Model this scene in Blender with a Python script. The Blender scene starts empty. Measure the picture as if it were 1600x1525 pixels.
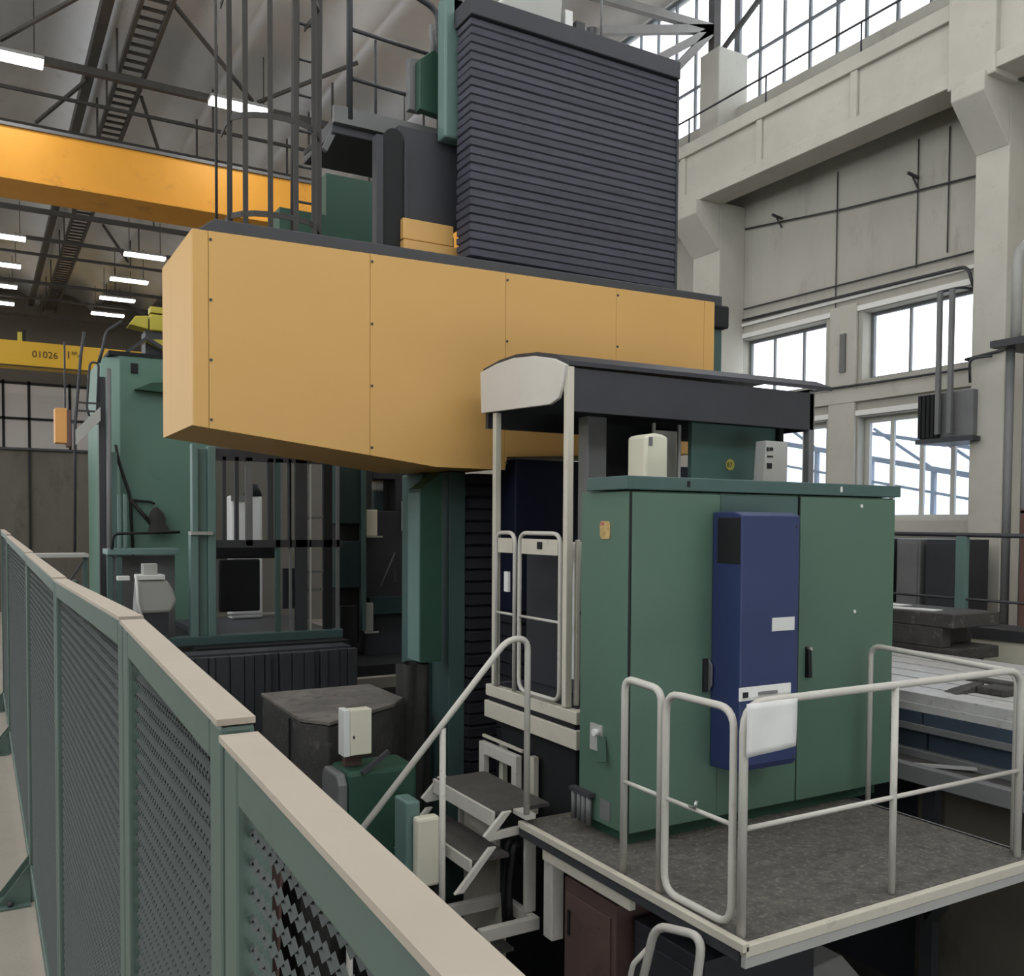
import bpy, bmesh, math, random
from mathutils import Vector, Matrix
random.seed(7)
R = math.radians
SC = bpy.context.scene
COL = SC.collection

# ------------------------------------------------------------------ camera, sky, light, exposure
# X runs across the hall to the window wall, Y runs along the hall, Z is up; eye height 1.7 m over the walkway
cam = bpy.data.cameras.new('camera')
cam.sensor_width = 36.0
cam.lens = 1450.0 * 36.0 / 1600.0
cam.shift_y = 0.0676
cam.clip_end = 200
camo = bpy.data.objects.new('camera', cam)
COL.objects.link(camo)
camo.matrix_world = Matrix.Translation((0, 0, 1.7)) @ Matrix.Rotation(R(-30), 4, 'Z') @ Matrix.Rotation(R(88), 4, 'X') @ Matrix.Rotation(R(0.35), 4, 'Z')
SC.camera = camo

w = bpy.data.worlds.new('overcast_sky')
SC.world = w
w.use_nodes = True
bg = w.node_tree.nodes['Background']
bg.inputs[0].default_value = (0.93, 0.97, 1.0, 1)
bg.inputs[1].default_value = 3.4

SC.view_settings.view_transform = 'Standard'
SC.view_settings.look = 'None'
SC.view_settings.exposure = 0.0
SC.view_settings.gamma = 1.0
SC.view_settings.use_curve_mapping = False
SC.cycles.max_bounces = 8

# ------------------------------------------------------------------ materials
def lin(h):
    h = h.lstrip('#')
    o = []
    for i in (0, 2, 4):
        c = int(h[i:i+2], 16) / 255
        o.append(c / 12.92 if c <= 0.04045 else ((c + 0.055) / 1.055) ** 2.4)
    return o

def mat(name, hexc, rough=0.55, metal=0.0, var=0.12, scale=3.0, bump=0.0, bscale=40.0, dirt=None, dirt_amt=0.0, spec=0.35, stretch=None):
    m = bpy.data.materials.new(name)
    m.use_nodes = True
    nt = m.node_tree
    N, L = nt.nodes, nt.links
    b = N['Principled BSDF']
    b.inputs['Roughness'].default_value = rough
    b.inputs['Metallic'].default_value = metal
    b.inputs['Specular IOR Level'].default_value = spec
    c = lin(hexc)
    tc = N.new('ShaderNodeTexCoord')
    src = tc.outputs['Object']
    if stretch:
        mp = N.new('ShaderNodeMapping')
        mp.inputs['Scale'].default_value = stretch
        L.new(src, mp.inputs[0])
        src = mp.outputs[0]
    n = N.new('ShaderNodeTexNoise')
    n.inputs['Scale'].default_value = scale
    n.inputs['Detail'].default_value = 6
    n.inputs['Roughness'].default_value = 0.6
    L.new(src, n.inputs['Vector'])
    r = N.new('ShaderNodeValToRGB')
    r.color_ramp.elements[0].position = 0.3
    r.color_ramp.elements[1].position = 0.7
    r.color_ramp.elements[0].color = (*[x * (1 - var) for x in c], 1)
    r.color_ramp.elements[1].color = (*[min(1, x * (1 + var)) for x in c], 1)
    L.new(n.outputs[0], r.inputs[0])
    out = r.outputs[0]
    if dirt:
        n2 = N.new('ShaderNodeTexNoise')
        n2.inputs['Scale'].default_value = scale * 2.3
        n2.inputs['Detail'].default_value = 9
        n2.inputs['Roughness'].default_value = 0.72
        L.new(src, n2.inputs['Vector'])
        r2 = N.new('ShaderNodeValToRGB')
        r2.color_ramp.elements[0].position = 0.62 - dirt_amt * 0.3
        r2.color_ramp.elements[1].position = 0.82 - dirt_amt * 0.3
        L.new(n2.outputs[0], r2.inputs[0])
        mx = N.new('ShaderNodeMixRGB')
        L.new(r2.outputs[0], mx.inputs[0])
        L.new(out, mx.inputs[1])
        mx.inputs[2].default_value = (*lin(dirt), 1)
        out = mx.outputs[0]
    L.new(out, b.inputs['Base Color'])
    if bump:
        n3 = N.new('ShaderNodeTexNoise')
        n3.inputs['Scale'].default_value = bscale
        n3.inputs['Detail'].default_value = 5
        L.new(src, n3.inputs['Vector'])
        bp = N.new('ShaderNodeBump')
        bp.inputs['Strength'].default_value = bump
        bp.inputs['Distance'].default_value = 0.01
        L.new(n3.outputs[0], bp.inputs['Height'])
        L.new(bp.outputs[0], b.inputs['Normal'])
    return m

def emis(name, rgb, s):
    m = bpy.data.materials.new(name)
    m.use_nodes = True
    b = m.node_tree.nodes['Principled BSDF']
    b.inputs['Base Color'].default_value = (*rgb, 1)
    b.inputs['Emission Color'].default_value = (*rgb, 1)
    b.inputs['Emission Strength'].default_value = s
    return m

def glass(name, tint, refl=0.08):
    m = bpy.data.materials.new(name)
    m.use_nodes = True
    nt = m.node_tree
    nt.nodes.clear()
    o = nt.nodes.new('ShaderNodeOutputMaterial')
    t = nt.nodes.new('ShaderNodeBsdfTransparent')
    t.inputs[0].default_value = (*tint, 1)
    g = nt.nodes.new('ShaderNodeBsdfGlossy')
    g.inputs['Roughness'].default_value = 0.05
    n = nt.nodes.new('ShaderNodeTexNoise')
    n.inputs['Scale'].default_value = 2.0
    mm = nt.nodes.new('ShaderNodeMath')
    mm.operation = 'MULTIPLY'
    mm.inputs[1].default_value = refl * 2
    nt.links.new(n.outputs[0], mm.inputs[0])
    mx = nt.nodes.new('ShaderNodeMixShader')
    nt.links.new(mm.outputs[0], mx.inputs[0])
    nt.links.new(t.outputs[0], mx.inputs[1])
    nt.links.new(g.outputs[0], mx.inputs[2])
    nt.links.new(mx.outputs[0], o.inputs[0])
    return m

M = {}
M['yellow'] = mat('yellow_enamel', '#c69c5c', 0.5, var=0.03, scale=0.7)
M['yellow_warm'] = mat('yellow_warm_enamel', '#dc9a35', 0.5, var=0.08, scale=0.6, dirt='#a8783a', dirt_amt=0.2)
M['yellow_pale'] = mat('yellow_pale_enamel', '#d8ac2e', 0.5, var=0.05, scale=0.5)
M['yellow_green'] = mat('yellow_green_enamel', '#b3a63f', 0.5, var=0.08)
M['console'] = mat('console_green_enamel', '#4a6660', 0.5, var=0.05)
M['cage'] = mat('cage_dark_paint', '#34322f', 0.6, var=0.1)
M['cast_dusty'] = mat('dusty_iron_top', '#6b6762', 0.8, var=0.25, scale=4, bump=0.4, dirt='#3f3d3a', dirt_amt=0.35)
M['orange'] = mat('orange_enamel', '#d29a58', 0.5, var=0.04)
M['green'] = mat('green_enamel', '#50695b', 0.38, var=0.05, scale=0.9)
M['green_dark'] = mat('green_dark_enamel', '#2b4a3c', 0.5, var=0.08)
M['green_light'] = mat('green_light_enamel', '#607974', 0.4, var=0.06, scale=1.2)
M['teal'] = mat('teal_enamel', '#435956', 0.45, var=0.08, scale=1.2)
M['teal_dark'] = mat('teal_dark_enamel', '#263a3a', 0.5, var=0.1)
M['green_old'] = mat('old_green_enamel', '#5b7a6d', 0.5, var=0.07, scale=0.8, dirt='#4a6a58', dirt_amt=0.1)
M['fence'] = mat('fence_green_paint', '#4d5e57', 0.5, var=0.08, scale=2.5, dirt='#46534d', dirt_amt=0.15)
M['fence_mesh'] = mat('fence_mesh_paint', '#343b38', 0.5, var=0.1, scale=5)
M['dust'] = mat('dusty_cap_paint', '#a1978a', 0.8, var=0.06, scale=4, dirt='#93897c', dirt_amt=0.1)
M['blue'] = mat('blue_enamel', '#2f395e', 0.4, var=0.05, scale=1)
M['blue_grey'] = mat('blue_grey_enamel', '#38434f', 0.5, var=0.1)
M['navy'] = mat('navy_enamel', '#14182c', 0.5, var=0.1)
M['black'] = mat('black_matte', '#18191b', 0.7, var=0.1)
M['bellows'] = mat('bellows_fabric', '#40404a', 0.62, var=0.16, scale=4, bump=0.3, bscale=25, stretch=(1, 1, 5))
M['bellows_dark'] = mat('bellows_dark_fabric', '#26262c', 0.65, var=0.15, scale=4)
M['dark_steel'] = mat('dark_painted_steel', '#3a3b3e', 0.5, var=0.1)
M['grey_dark'] = mat('dark_grey_sheet', '#34353a', 0.5, var=0.08)
M['grey_mid'] = mat('mid_grey_steel', '#6a6b6b', 0.5, var=0.1, scale=3)
M['grey_light'] = mat('light_grey_paint', '#a2a29e', 0.5, var=0.05)
M['cast'] = mat('cast_iron', '#403f3d', 0.7, var=0.22, scale=5, bump=0.4, dirt='#74716b', dirt_amt=0.2)
M['rail_white'] = mat('white_rail_paint', '#b9b6ae', 0.45, var=0.06, scale=6, dirt='#8a8378', dirt_amt=0.08)
M['rail_cream'] = mat('cream_frame_paint', '#bdb8aa', 0.5, var=0.06, scale=5, dirt='#8c8578', dirt_amt=0.08)
M['cream'] = mat('cream_enamel', '#cdcab8', 0.45, var=0.04)
M['white'] = mat('white_enamel', '#cfd0cd', 0.5, var=0.04)
M['paper'] = mat('paper_white', '#d4d4d2', 0.8, var=0.05, scale=8)
M['roof_sheet'] = mat('roof_sheet_white', '#c3c0b9', 0.5, var=0.05, scale=2)
M['deck'] = mat('platform_deck', '#57544f', 0.8, var=0.3, scale=14, bump=0.9, bscale=90, dirt='#8a867e', dirt_amt=0.32)
M['tread'] = mat('tread_plate', '#4a4744', 0.75, var=0.15, scale=8, bump=0.4)
M['floor'] = mat('concrete_floor', '#8f887d', 0.7, var=0.1, scale=1.5, bump=0.15, dirt='#837c72', dirt_amt=0.2)
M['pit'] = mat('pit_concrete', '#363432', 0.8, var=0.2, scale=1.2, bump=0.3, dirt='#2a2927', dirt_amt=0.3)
M['wall'] = mat('wall_plaster', '#a8a59b', 0.85, var=0.1, scale=0.9, bump=0.2, bscale=12, dirt='#8f8b82', dirt_amt=0.2, stretch=(1, 1, 0.35))
M['concrete'] = mat('painted_concrete', '#b3b0a6', 0.85, var=0.07, scale=1.3, bump=0.2, bscale=14, dirt='#a19b8e', dirt_amt=0.14)
M['trimwhite'] = mat('white_window_reveal', '#d9d8d4', 0.7, var=0.03)
M['mullion'] = mat('window_bar_grey', '#6f7274', 0.6, var=0.05)
M['mullion_light'] = mat('window_frame_pale', '#b7b6ae', 0.6, var=0.05)
M['ceil'] = mat('ceiling_shell', '#dededf', 0.9, var=0.08, scale=0.5, bump=0.1, bscale=6, dirt='#c2c0be', dirt_amt=0.12)
M['truss'] = mat('truss_steel', '#4a4744', 0.6, var=0.1)
M['truss_pale'] = mat('truss_pale_paint', '#8f8c88', 0.6, var=0.1)
M['partition'] = mat('dusty_partition', '#5e5a50', 0.85, var=0.2, scale=0.9, dirt='#4a473f', dirt_amt=0.35, stretch=(1, 1, 0.5))
M['backwall'] = mat('back_wall_plaster', '#6f6b64', 0.9, var=0.08, scale=0.4)
M['panel_white'] = mat('frosted_panel', '#c9c6c4', 0.6, var=0.05, scale=0.4)
M['brown'] = mat('rust_brown_sheet', '#5b4742', 0.7, var=0.15, scale=2.5, dirt='#3d302c', dirt_amt=0.25)
M['brown_cab'] = mat('brown_cabinet_paint', '#654a43', 0.6, var=0.1)
M['table'] = mat('ground_steel_table', '#b7b6b4', 0.45, metal=0.1, var=0.1, scale=5, dirt='#6d6a66', dirt_amt=0.2)
M['steel'] = mat('bright_steel', '#b9bab8', 0.3, metal=0.8, var=0.08)
M['hose'] = mat('black_hose', '#1d1d1f', 0.55, var=0.1)
M['cover_cloth'] = mat('grey_cover_cloth', '#353433', 0.9, var=0.2, scale=6, bump=0.4)
M['lamp'] = emis('lamp_tube_light', (1.0, 0.98, 0.94), 7.0)
M['pane'] = glass('clear_pane', (0.97, 0.98, 1.0), 0.03)
M['pane_blue'] = glass('lower_pane', (0.83, 0.88, 0.96), 0.1)
M['pane_cab'] = glass('cab_pane', (0.55, 0.6, 0.62), 0.2)
M['emblem'] = mat('brass_emblem', '#b79c68', 0.4, metal=0.3, var=0.25, scale=30)
M['red'] = mat('red_mark', '#a05a56', 0.5)
M['ink'] = mat('dark_lettering', '#4a3a1e', 0.7, var=0.05)
M['rail_yellow'] = mat('yellow_badge', '#a9a451', 0.6, var=0.05)
M['ground'] = mat('outside_ground', '#c9ccd0', 0.9, var=0.05)
M['out_steel'] = mat('outside_pale_steel', '#8d959f', 0.7, var=0.08)

# ------------------------------------------------------------------ mesh building
class MB:
    def __init__(s):
        s.bm = bmesh.new()
    def box(s, x0, x1, y0, y1, z0, z1):
        v = [s.bm.verts.new((x, y, z)) for x in (x0, x1) for y in (y0, y1) for z in (z0, z1)]
        for f in ((0, 1, 3, 2), (4, 6, 7, 5), (0, 4, 5, 1), (2, 3, 7, 6), (0, 2, 6, 4), (1, 5, 7, 3)):
            s.bm.faces.new([v[i] for i in f])
        return s
    def hexa(s, a, b):
        """solid between two loops of equal length"""
        va = [s.bm.verts.new(p) for p in a]
        vb = [s.bm.verts.new(p) for p in b]
        n = len(a)
        s.bm.faces.new(va)
        s.bm.faces.new(list(reversed(vb)))
        for i in range(n):
            j = (i + 1) % n
            s.bm.faces.new([va[j], va[i], vb[i], vb[j]])
        return s
    def prism(s, ax, poly, lo, hi):
        def P(p, t):
            if ax == 'x': return (t, p[0], p[1])
            if ax == 'y': return (p[0], t, p[1])
            return (p[0], p[1], t)
        return s.hexa([P(p, lo) for p in poly], [P(p, hi) for p in poly])
    def bar(s, p0, p1, wd, ht=None, up=(0, 0, 1)):
        """rectangular bar from p0 to p1"""
        ht = ht or wd
        p0, p1 = Vector(p0), Vector(p1)
        d = (p1 - p0).normalized()
        u = Vector(up)
        if abs(d.dot(u)) > 0.98: u = Vector((1, 0, 0))
        sd = d.cross(u).normalized()
        u = sd.cross(d).normalized()
        q = [sd * wd / 2 + u * ht / 2, -sd * wd / 2 + u * ht / 2, -sd * wd / 2 - u * ht / 2, sd * wd / 2 - u * ht / 2]
        return s.hexa([p0 + k for k in q], [p1 + k for k in q])
    def tube(s, pts, r, fil=0.0, seg=8, closed=False, r1=None):
        pts = [Vector(p) for p in pts]
        if fil > 0:
            out = []
            n = len(pts)
            for i, p in enumerate(pts):
                if not closed and i in (0, n - 1):
                    out.append(p); continue
                a, b = pts[i - 1], pts[(i + 1) % n]
                da, db = a - p, b - p
                f = min(fil, da.length * 0.49, db.length * 0.49)
                A, B = p + da.normalized() * f, p + db.normalized() * f
                for k in range(6):
                    t = k / 5
                    out.append(A * (1 - t) ** 2 + p * 2 * t * (1 - t) + B * t * t)
            pts = out
        n = len(pts)
        rings = []
        prev = None
        for i, p in enumerate(pts):
            if closed:
                t = (pts[(i + 1) % n] - pts[i - 1])
            else:
                t = pts[min(i + 1, n - 1)] - pts[max(i - 1, 0)]
            t.normalize()
            if prev is None:
                u = t.orthogonal().normalized()
            else:
                u = prev - t * prev.dot(t)
                if u.length < 1e-5: u = t.orthogonal()
                u.normalize()
            prev = u
            v = t.cross(u)
            rr = r if r1 is None else r + (r1 - r) * i / max(1, n - 1)
            rings.append([s.bm.verts.new(p + (u * math.cos(2 * math.pi * k / seg) + v * math.sin(2 * math.pi * k / seg)) * rr) for k in range(seg)])
        m = n if closed else n - 1
        for i in range(m):
            a, b = rings[i], rings[(i + 1) % n]
            for k in range(seg):
                f = s.bm.faces.new([a[k], a[(k + 1) % seg], b[(k + 1) % seg], b[k]])
                f.smooth = True
        if not closed:
            s.bm.faces.new(list(reversed(rings[0])))
            s.bm.faces.new(rings[-1])
        return s
    def grid(s, rows, smooth=True):
        vs = [[s.bm.verts.new(p) for p in row] for row in rows]
        for i in range(len(vs) - 1):
            for j in range(len(vs[0]) - 1):
                f = s.bm.faces.new([vs[i][j], vs[i][j + 1], vs[i + 1][j + 1], vs[i + 1][j]])
                f.smooth = smooth
        return s
    def build(s, name, m, parent=None, bevel=0.0, solid=0.0):
        bmesh.ops.recalc_face_normals(s.bm, faces=s.bm.faces)
        me = bpy.data.meshes.new(name)
        off = Vector((0, 0, 0))
        p = parent
        while p is not None:
            off += p.location
            p = p.parent
        if parent is None:      # a thing of one mesh: its origin at the middle of its base
            xs = [v.co for v in s.bm.verts]
            off = Vector(((min(v.x for v in xs) + max(v.x for v in xs)) / 2, (min(v.y for v in xs) + max(v.y for v in xs)) / 2, min(v.z for v in xs)))
        for v in s.bm.verts:
            v.co -= off
        s.bm.to_mesh(me)
        s.bm.free()
        o = bpy.data.objects.new(name, me)
        COL.objects.link(o)
        me.materials.append(M[m])
        if parent is None:
            o.location = off
        else:
            o.parent = parent
        if solid:
            md = o.modifiers.new('solid', 'SOLIDIFY'); md.thickness = solid; md.offset = 0
        if bevel:
            md = o.modifiers.new('bevel', 'BEVEL'); md.width = bevel; md.segments = 2; md.limit_method = 'ANGLE'; md.angle_limit = R(40)
        return o

def box(x0, x1, y0, y1, z0, z1):
    return MB().box(x0, x1, y0, y1, z0, z1)

def tag(o, label=None, cat=None, group=None, kind=None):
    if label: o['label'] = label
    if cat: o['category'] = cat
    if group: o['group'] = group
    if kind: o['kind'] = kind
    return o

def thing(name, loc, label, cat, group=None):
    o = bpy.data.objects.new(name, None)
    o.empty_display_size = 0.1
    COL.objects.link(o)
    o.location = loc
    return tag(o, label, cat, group)

def struct(o):
    o['kind'] = 'structure'
    return o

def dup(root, dx=(0, 0, 0), label=None):
    r = root.copy(); COL.objects.link(r)
    r.location = root.location + Vector(dx)
    if label: r['label'] = label
    for ch in [c for c in SC.objects if c.parent == root]:
        c = ch.copy(); COL.objects.link(c); c.parent = r
        for g in [k for k in SC.objects if k.parent == ch]:
            d = g.copy(); COL.objects.link(d); d.parent = c
    return r

def folds(x0, x1, y0, y1, z0, z1, n, depth, jitter=0.0, seed=1):
    """concertina cover: stacked pleats round a rectangular tube"""
    rnd = random.Random(seed)
    mb = MB()
    ph = (z1 - z0) / n
    rings = []
    zs = []
    for i in range(n):
        z = z0 + i * ph
        j = rnd.uniform(-jitter, jitter)
        zs += [(z + 0.02 * ph, depth), (z + 0.16 * ph, 0.0 + j * 0.3), (z + 0.86 * ph, j), (z + 0.98 * ph, depth)]
    for z, dd in zs:
        rings.append([mb.bm.verts.new(p) for p in ((x0 + dd, y0 + dd, z), (x1 - dd, y0 + dd, z), (x1 - dd, y1 - dd, z), (x0 + dd, y1 - dd, z))])
    for a, b in zip(rings, rings[1:]):
        for k in range(4):
            mb.bm.faces.new([a[k], a[(k + 1) % 4], b[(k + 1) % 4], b[k]])
    mb.bm.faces.new(rings[0])
    mb.bm.faces.new(rings[-1])
    return mb

def text_mesh(body, size, name, m, parent, loc, rot=(R(90), 0, 0), depth=0.004):
    cu = bpy.data.curves.new(name + '_curve', 'FONT')
    cu.body = body
    cu.size = size
    cu.extrude = depth
    cu.align_x = 'LEFT'
    t = bpy.data.objects.new(name + '_tmp', cu)
    COL.objects.link(t)
    dg = bpy.context.evaluated_depsgraph_get()
    me = bpy.data.meshes.new_from_object(t.evaluated_get(dg))
    bpy.data.objects.remove(t)
    o = bpy.data.objects.new(name, me)
    COL.objects.link(o)
    me.materials.clear()
    me.materials.append(M[m])
    o.parent = parent
    off = Vector((0, 0, 0)); p = parent
    while p is not None:
        off += p.location; p = p.parent
    o.location = Vector(loc) - off
    o.rotation_euler = rot
    return o

# ================================================================== THE HALL
struct(box(-10, 0.30, -8, 46, -0.12, 0).build('floor', 'floor'))
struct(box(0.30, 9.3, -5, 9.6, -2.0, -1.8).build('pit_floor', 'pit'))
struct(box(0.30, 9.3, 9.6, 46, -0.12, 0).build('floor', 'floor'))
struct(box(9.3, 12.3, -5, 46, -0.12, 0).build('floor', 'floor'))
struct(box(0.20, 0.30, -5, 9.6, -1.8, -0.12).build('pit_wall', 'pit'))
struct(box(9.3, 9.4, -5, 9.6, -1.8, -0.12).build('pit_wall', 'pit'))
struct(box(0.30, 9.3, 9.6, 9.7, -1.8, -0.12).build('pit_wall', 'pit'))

# wall on the window side with real openings
def wall_with_holes(name, m, X0, X1, y0, y1, z0, z1, holes):
    """holes: list of (ya, yb, za, zb)"""
    mb = MB()
    ys = sorted({y0, y1, *[h[0] for h in holes], *[h[1] for h in holes]})
    for a, b in zip(ys, ys[1:]):
        cut = sorted([(h[2], h[3]) for h in holes if h[0] <= a + 1e-6 and h[1] >= b - 1e-6])
        z = z0
        for za, zb in cut:
            if za > z: mb.box(X0, X1, a, b, z, za)
            z = zb
        if z < z1: mb.box(X0, X1, a, b, z, z1)
    return struct(mb.build(name, m))

W1 = (10.62, 12.55, 4.0, 5.05)
W2 = (8.02, 9.9, 4.0, 5.05)
W3 = (8.0, 9.95, 1.80, 3.42)
W4 = (10.58, 12.5, 1.80, 3.42)
wall_with_holes('wall_right', 'wall', 12.0, 12.3, -8, 46, 0, 9.26, [W1, W2, W3, W4])
# clerestory: open band from 9.26 to 12.2
struct(box(12.0, 12.3, 24.7, 46, 9.26, 12.2).build('wall_right_far', 'backwall'))
struct(box(-10.3, -10.0, 24, 46, 4.6, 12.2).build('wall_left_far', 'backwall'))
struct(box(12.0, 12.5, -5, 46, 12.2, 12.8).build('wall_right_head', 'concrete'))

def window(n, hole, X, bars_y, bars_z, pane='pane', frame='mullion', fw=0.05, bw=0.035):
    ya, yb, za, zb = hole
    root = thing('window_%d' % n, (X, (ya + yb) / 2, za), None, None)
    root['kind'] = 'structure'
    mb = MB()
    mb.box(X, X + 0.06, ya, yb, za, za + fw); mb.box(X, X + 0.06, ya, yb, zb - fw, zb)
    mb.box(X, X + 0.06, ya, ya + fw, za + fw, zb - fw); mb.box(X, X + 0.06, yb - fw, yb, za + fw, zb - fw)
    struct(mb.build('window_frame', frame, root))
    for y in bars_y:
        struct(box(X + 0.005, X + 0.05, y - bw / 2, y + bw / 2, za + fw, zb - fw).build('mullion', frame, root))
    for z in bars_z:
        struct(box(X + 0.008, X + 0.045, ya + fw, yb - fw, z - bw / 2, z + bw / 2).build('transom', frame, root))
    struct(box(X + 0.02, X + 0.028, ya + fw, yb - fw, za + fw, zb - fw).build('window_pane', pane, root))
    return root

window(1, W1, 12.2, [11.28, 11.95], [])
window(2, W2, 12.2, [8.55, 9.2], [])
window(3, W3, 12.16, [8.42, 8.93, 9.45], [], 'pane_blue', 'mullion_light', 0.09, 0.07)
window(4, W4, 12.16, [11.2, 11.9], [], 'pane_blue', 'mullion_light', 0.09, 0.07)
# clerestory windows, one per bay
k = 5
for a, b in ((-8, -3.6), (-3.6, 2.0), (2.0, 7.3), (7.3, 13.1), (13.1, 18.9), (18.9, 24.7)):
    n = 10
    window(k, (a, b, 9.26, 12.2), 12.3, [a + (b - a) * i / n for i in range(1, n)], [10.27], 'pane', 'mullion', 0.07, 0.05)
    k += 1
# white reveals and lintels
for i, h in enumerate((W1, W2, W3, W4)):
    struct(box(11.96, 12.0, h[0] - 0.12, h[1] + 0.12, h[3] + 0.02, h[3] + 0.1).build('trim_%d' % (i + 1), 'trimwhite'))
struct(box(11.86, 12.0, 7.75, 13.0, 1.62, 1.80).build('trim_5', 'concrete'))
struct(box(11.93, 12.0, 7.75, 13.0, 3.66, 3.86).build('trim_6', 'concrete'))
struct(box(11.95, 12.0, 7.75, 12.55, 5.28, 5.33).build('trim_7', 'trimwhite'))
struct(box(11.9, 12.0, -5, 46, 0, 0.22).build('baseboard_right', 'dark_steel'))

struct(box(-10.3, -10.0, -8, 46, 0, 4.6).build('wall_left', 'wall'))
struct(box(-10.3, 12.3, -8.3, -8.0, 0, 9.0).build('wall_front', 'wall'))
# columns with corbels, crane runway girder
def column(y0, y1):
    mb = MB()
    mb.box(11.4, 12.0, y0, y1, 0, 7.4)
    mb.prism('y', [(11.4, 6.55), (11.4, 7.36), (10.85, 7.36), (10.85, 7.12)], y0, y1)
    mb.box(11.36, 12.0, y0 - 0.03, y1 + 0.03, 0, 1.6)
    return struct(mb.build('wall_right_column', 'concrete', bevel=0.015))
column(7.2, 7.66); column(12.5, 13.2); column(1.4, 1.9); column(18.4, 19.0)
mb = MB()
mb.box(11.0, 11.45, -5, 46, 7.36, 8.43)
mb.box(10.93, 11.0, -5, 46, 7.36, 7.55)
mb.box(10.93, 11.0, -5, 46, 8.22, 8.43)
for y in (3.6, 5.5, 7.4, 9.28, 11.14, 13.0, 14.9):
    mb.box(10.95, 11.0, y - 0.06, y + 0.06, 7.55, 8.22)
mb.box(11.0, 12.0, -5, 46, 8.36, 8.43)
struct(mb.build('wall_right_girder', 'concrete', bevel=0.01))
mb = MB()
mb.box(10.9, 11.4, 7.1, 7.75, 7.3, 8.5)
struct(mb.build('wall_right_column_head', 'concrete', bevel=0.02))
struct(box(11.55, 12.25, 12.75, 13.25, 8.43, 10.25).build('wall_right_pier', 'concrete', bevel=0.02))
# thin pilaster with a steel angle between the window bays
struct(box(11.94, 12.0, 9.98, 10.5, 1.8, 5.2).build('wall_right_pilaster', 'concrete', bevel=0.01))

# ceiling: long shallow vaults
mb = MB()
rows = []
xs = []
for kx in range(-5, 5):
    for t in range(8):
        xs.append((2.4 + 2.1 * kx - 2.1 + 2.1 * t / 8, t / 8))
for x, t in xs:
    z = 11.0 + 0.62 * (1 - (2 * t - 1) ** 2)
    rows.append([(x, y, z) for y in (-8, 4, 14, 24, 34, 45)])
rows.append([(10.8, y, 11.0) for y in (-8, 4, 14, 24, 34, 45)])
rows.append([(12.25, y, 12.25) for y in (-8, 4, 14, 24, 34, 45)])
mb.grid(rows)
ceil = struct(mb.build('ceiling', 'ceil', solid=0.06))

# end wall of the hall
struct(box(-4, 12.3, 45.0, 45.3, 0, 12.6).build('wall_back', 'backwall'))
root = thing('window_20', (2.5, 44.9, 4.75), None, None); root['kind'] = 'structure'
struct(box(-1, 8, 44.9, 45.0, 4.75, 7.55).build('window_pane', 'panel_white', root))
for x in (1.05, 2.02, 3.6, 5.1, 6.6):
    struct(box(x - 0.05, x + 0.05, 44.84, 44.9, 4.75, 7.7).build('mullion', 'black', root))
for z in (4.75, 6.1, 7.6):
    struct(box(-1, 8, 44.84, 44.9, z - 0.05, z + 0.05).build('transom', 'black', root))

# roof steel: lattice girder along the hall, cross ties, braces
mb = MB()
for x in (2.55, 3.02):
    mb.box(x - 0.035, x + 0.035, 9, 44, 10.55, 10.66)
for i in range(100):
    y = 9 + i * 0.35
    mb.box(2.58, 2.99, y - 0.025, y + 0.025, 10.58, 10.63)
tag(mb.build('lattice_girder', 'truss'), 'dark ladder-like lattice girder running along under the vaulted ceiling', 'girder')
for i, (x, lab) in enumerate(((2.1, 'plain dark steel purlin running beside the lattice girder overhead'),)):
    tag(box(x - 0.09, x + 0.09, 9, 44, 10.72, 10.95).build('purlin', 'truss'), lab, 'beam')
ties = ((19.1, 10.05, 0.13), (20.7, 10.1, 0.06), (22.4, 10.1, 0.05), (28.4, 10.1, 0.12), (31.2, 10.1, 0.1), (33.0, 10.1, 0.08), (36.9, 10.1, 0.1), (39.5, 10.1, 0.08), (42.9, 10.1, 0.1))
tl = ['nearest thick cross tie under the ceiling, carrying the first pair of lamps', 'thin cross tie just behind the nearest thick tie', 'thinnest cross tie, right above the near crane girder',
      'thick cross tie seen just under the near crane girder', 'cross tie over the first far pair of lamps', 'thin cross tie between the first two far lamp pairs',
      'cross tie over the third far pair of lamps', 'thin cross tie over the last pair of lamps', 'last cross tie, close to the dark end wall']
for (y, z, s), lab in zip(ties, tl):
    mb = MB().box(-3, 12.0, y - s / 2, y + s / 2, z - s / 2, z + s / 2)
    for x in (-1.8, 0.3, 2.4, 4.5, 6.6, 8.7, 10.8):
        mb.box(x - 0.02, x + 0.02, y - 0.02, y + 0.02, z + s / 2, 10.96)
    tag(mb.build('cross_tie', 'truss'), lab, 'beam', 'cross ties under the vaults')
br = (((0.47, 19.0, 10.2), (2.0, 17.0, 10.68), 'diagonal brace rising to the lattice girder in the upper corner'),
      ((3.1, 17.3, 10.75), (4.9, 19.0, 10.15), 'long diagonal brace falling from the lattice girder towards the cage ladder'),
      ((5.0, 19.0, 10.15), (6.6, 17.6, 10.75), 'diagonal brace behind the bars of the cage ladder'),
      ((1.2, 22.35, 10.15), (2.06, 21.0, 10.695), 'short brace just above the crane girder, on the left'),
      ((3.1, 21.0, 10.6), (4.0, 23.6, 10.12), 'short brace just above the crane girder, right of the lattice'),
      ((3.4, 30.5, 10.6), (4.4, 32.8, 10.2), 'thin brace in the dark far part of the roof'))
for a, b, lab in br:
    tag(MB().bar(a, b, 0.06).build('diagonal_brace', 'truss'), lab, 'brace', 'roof braces')
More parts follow.
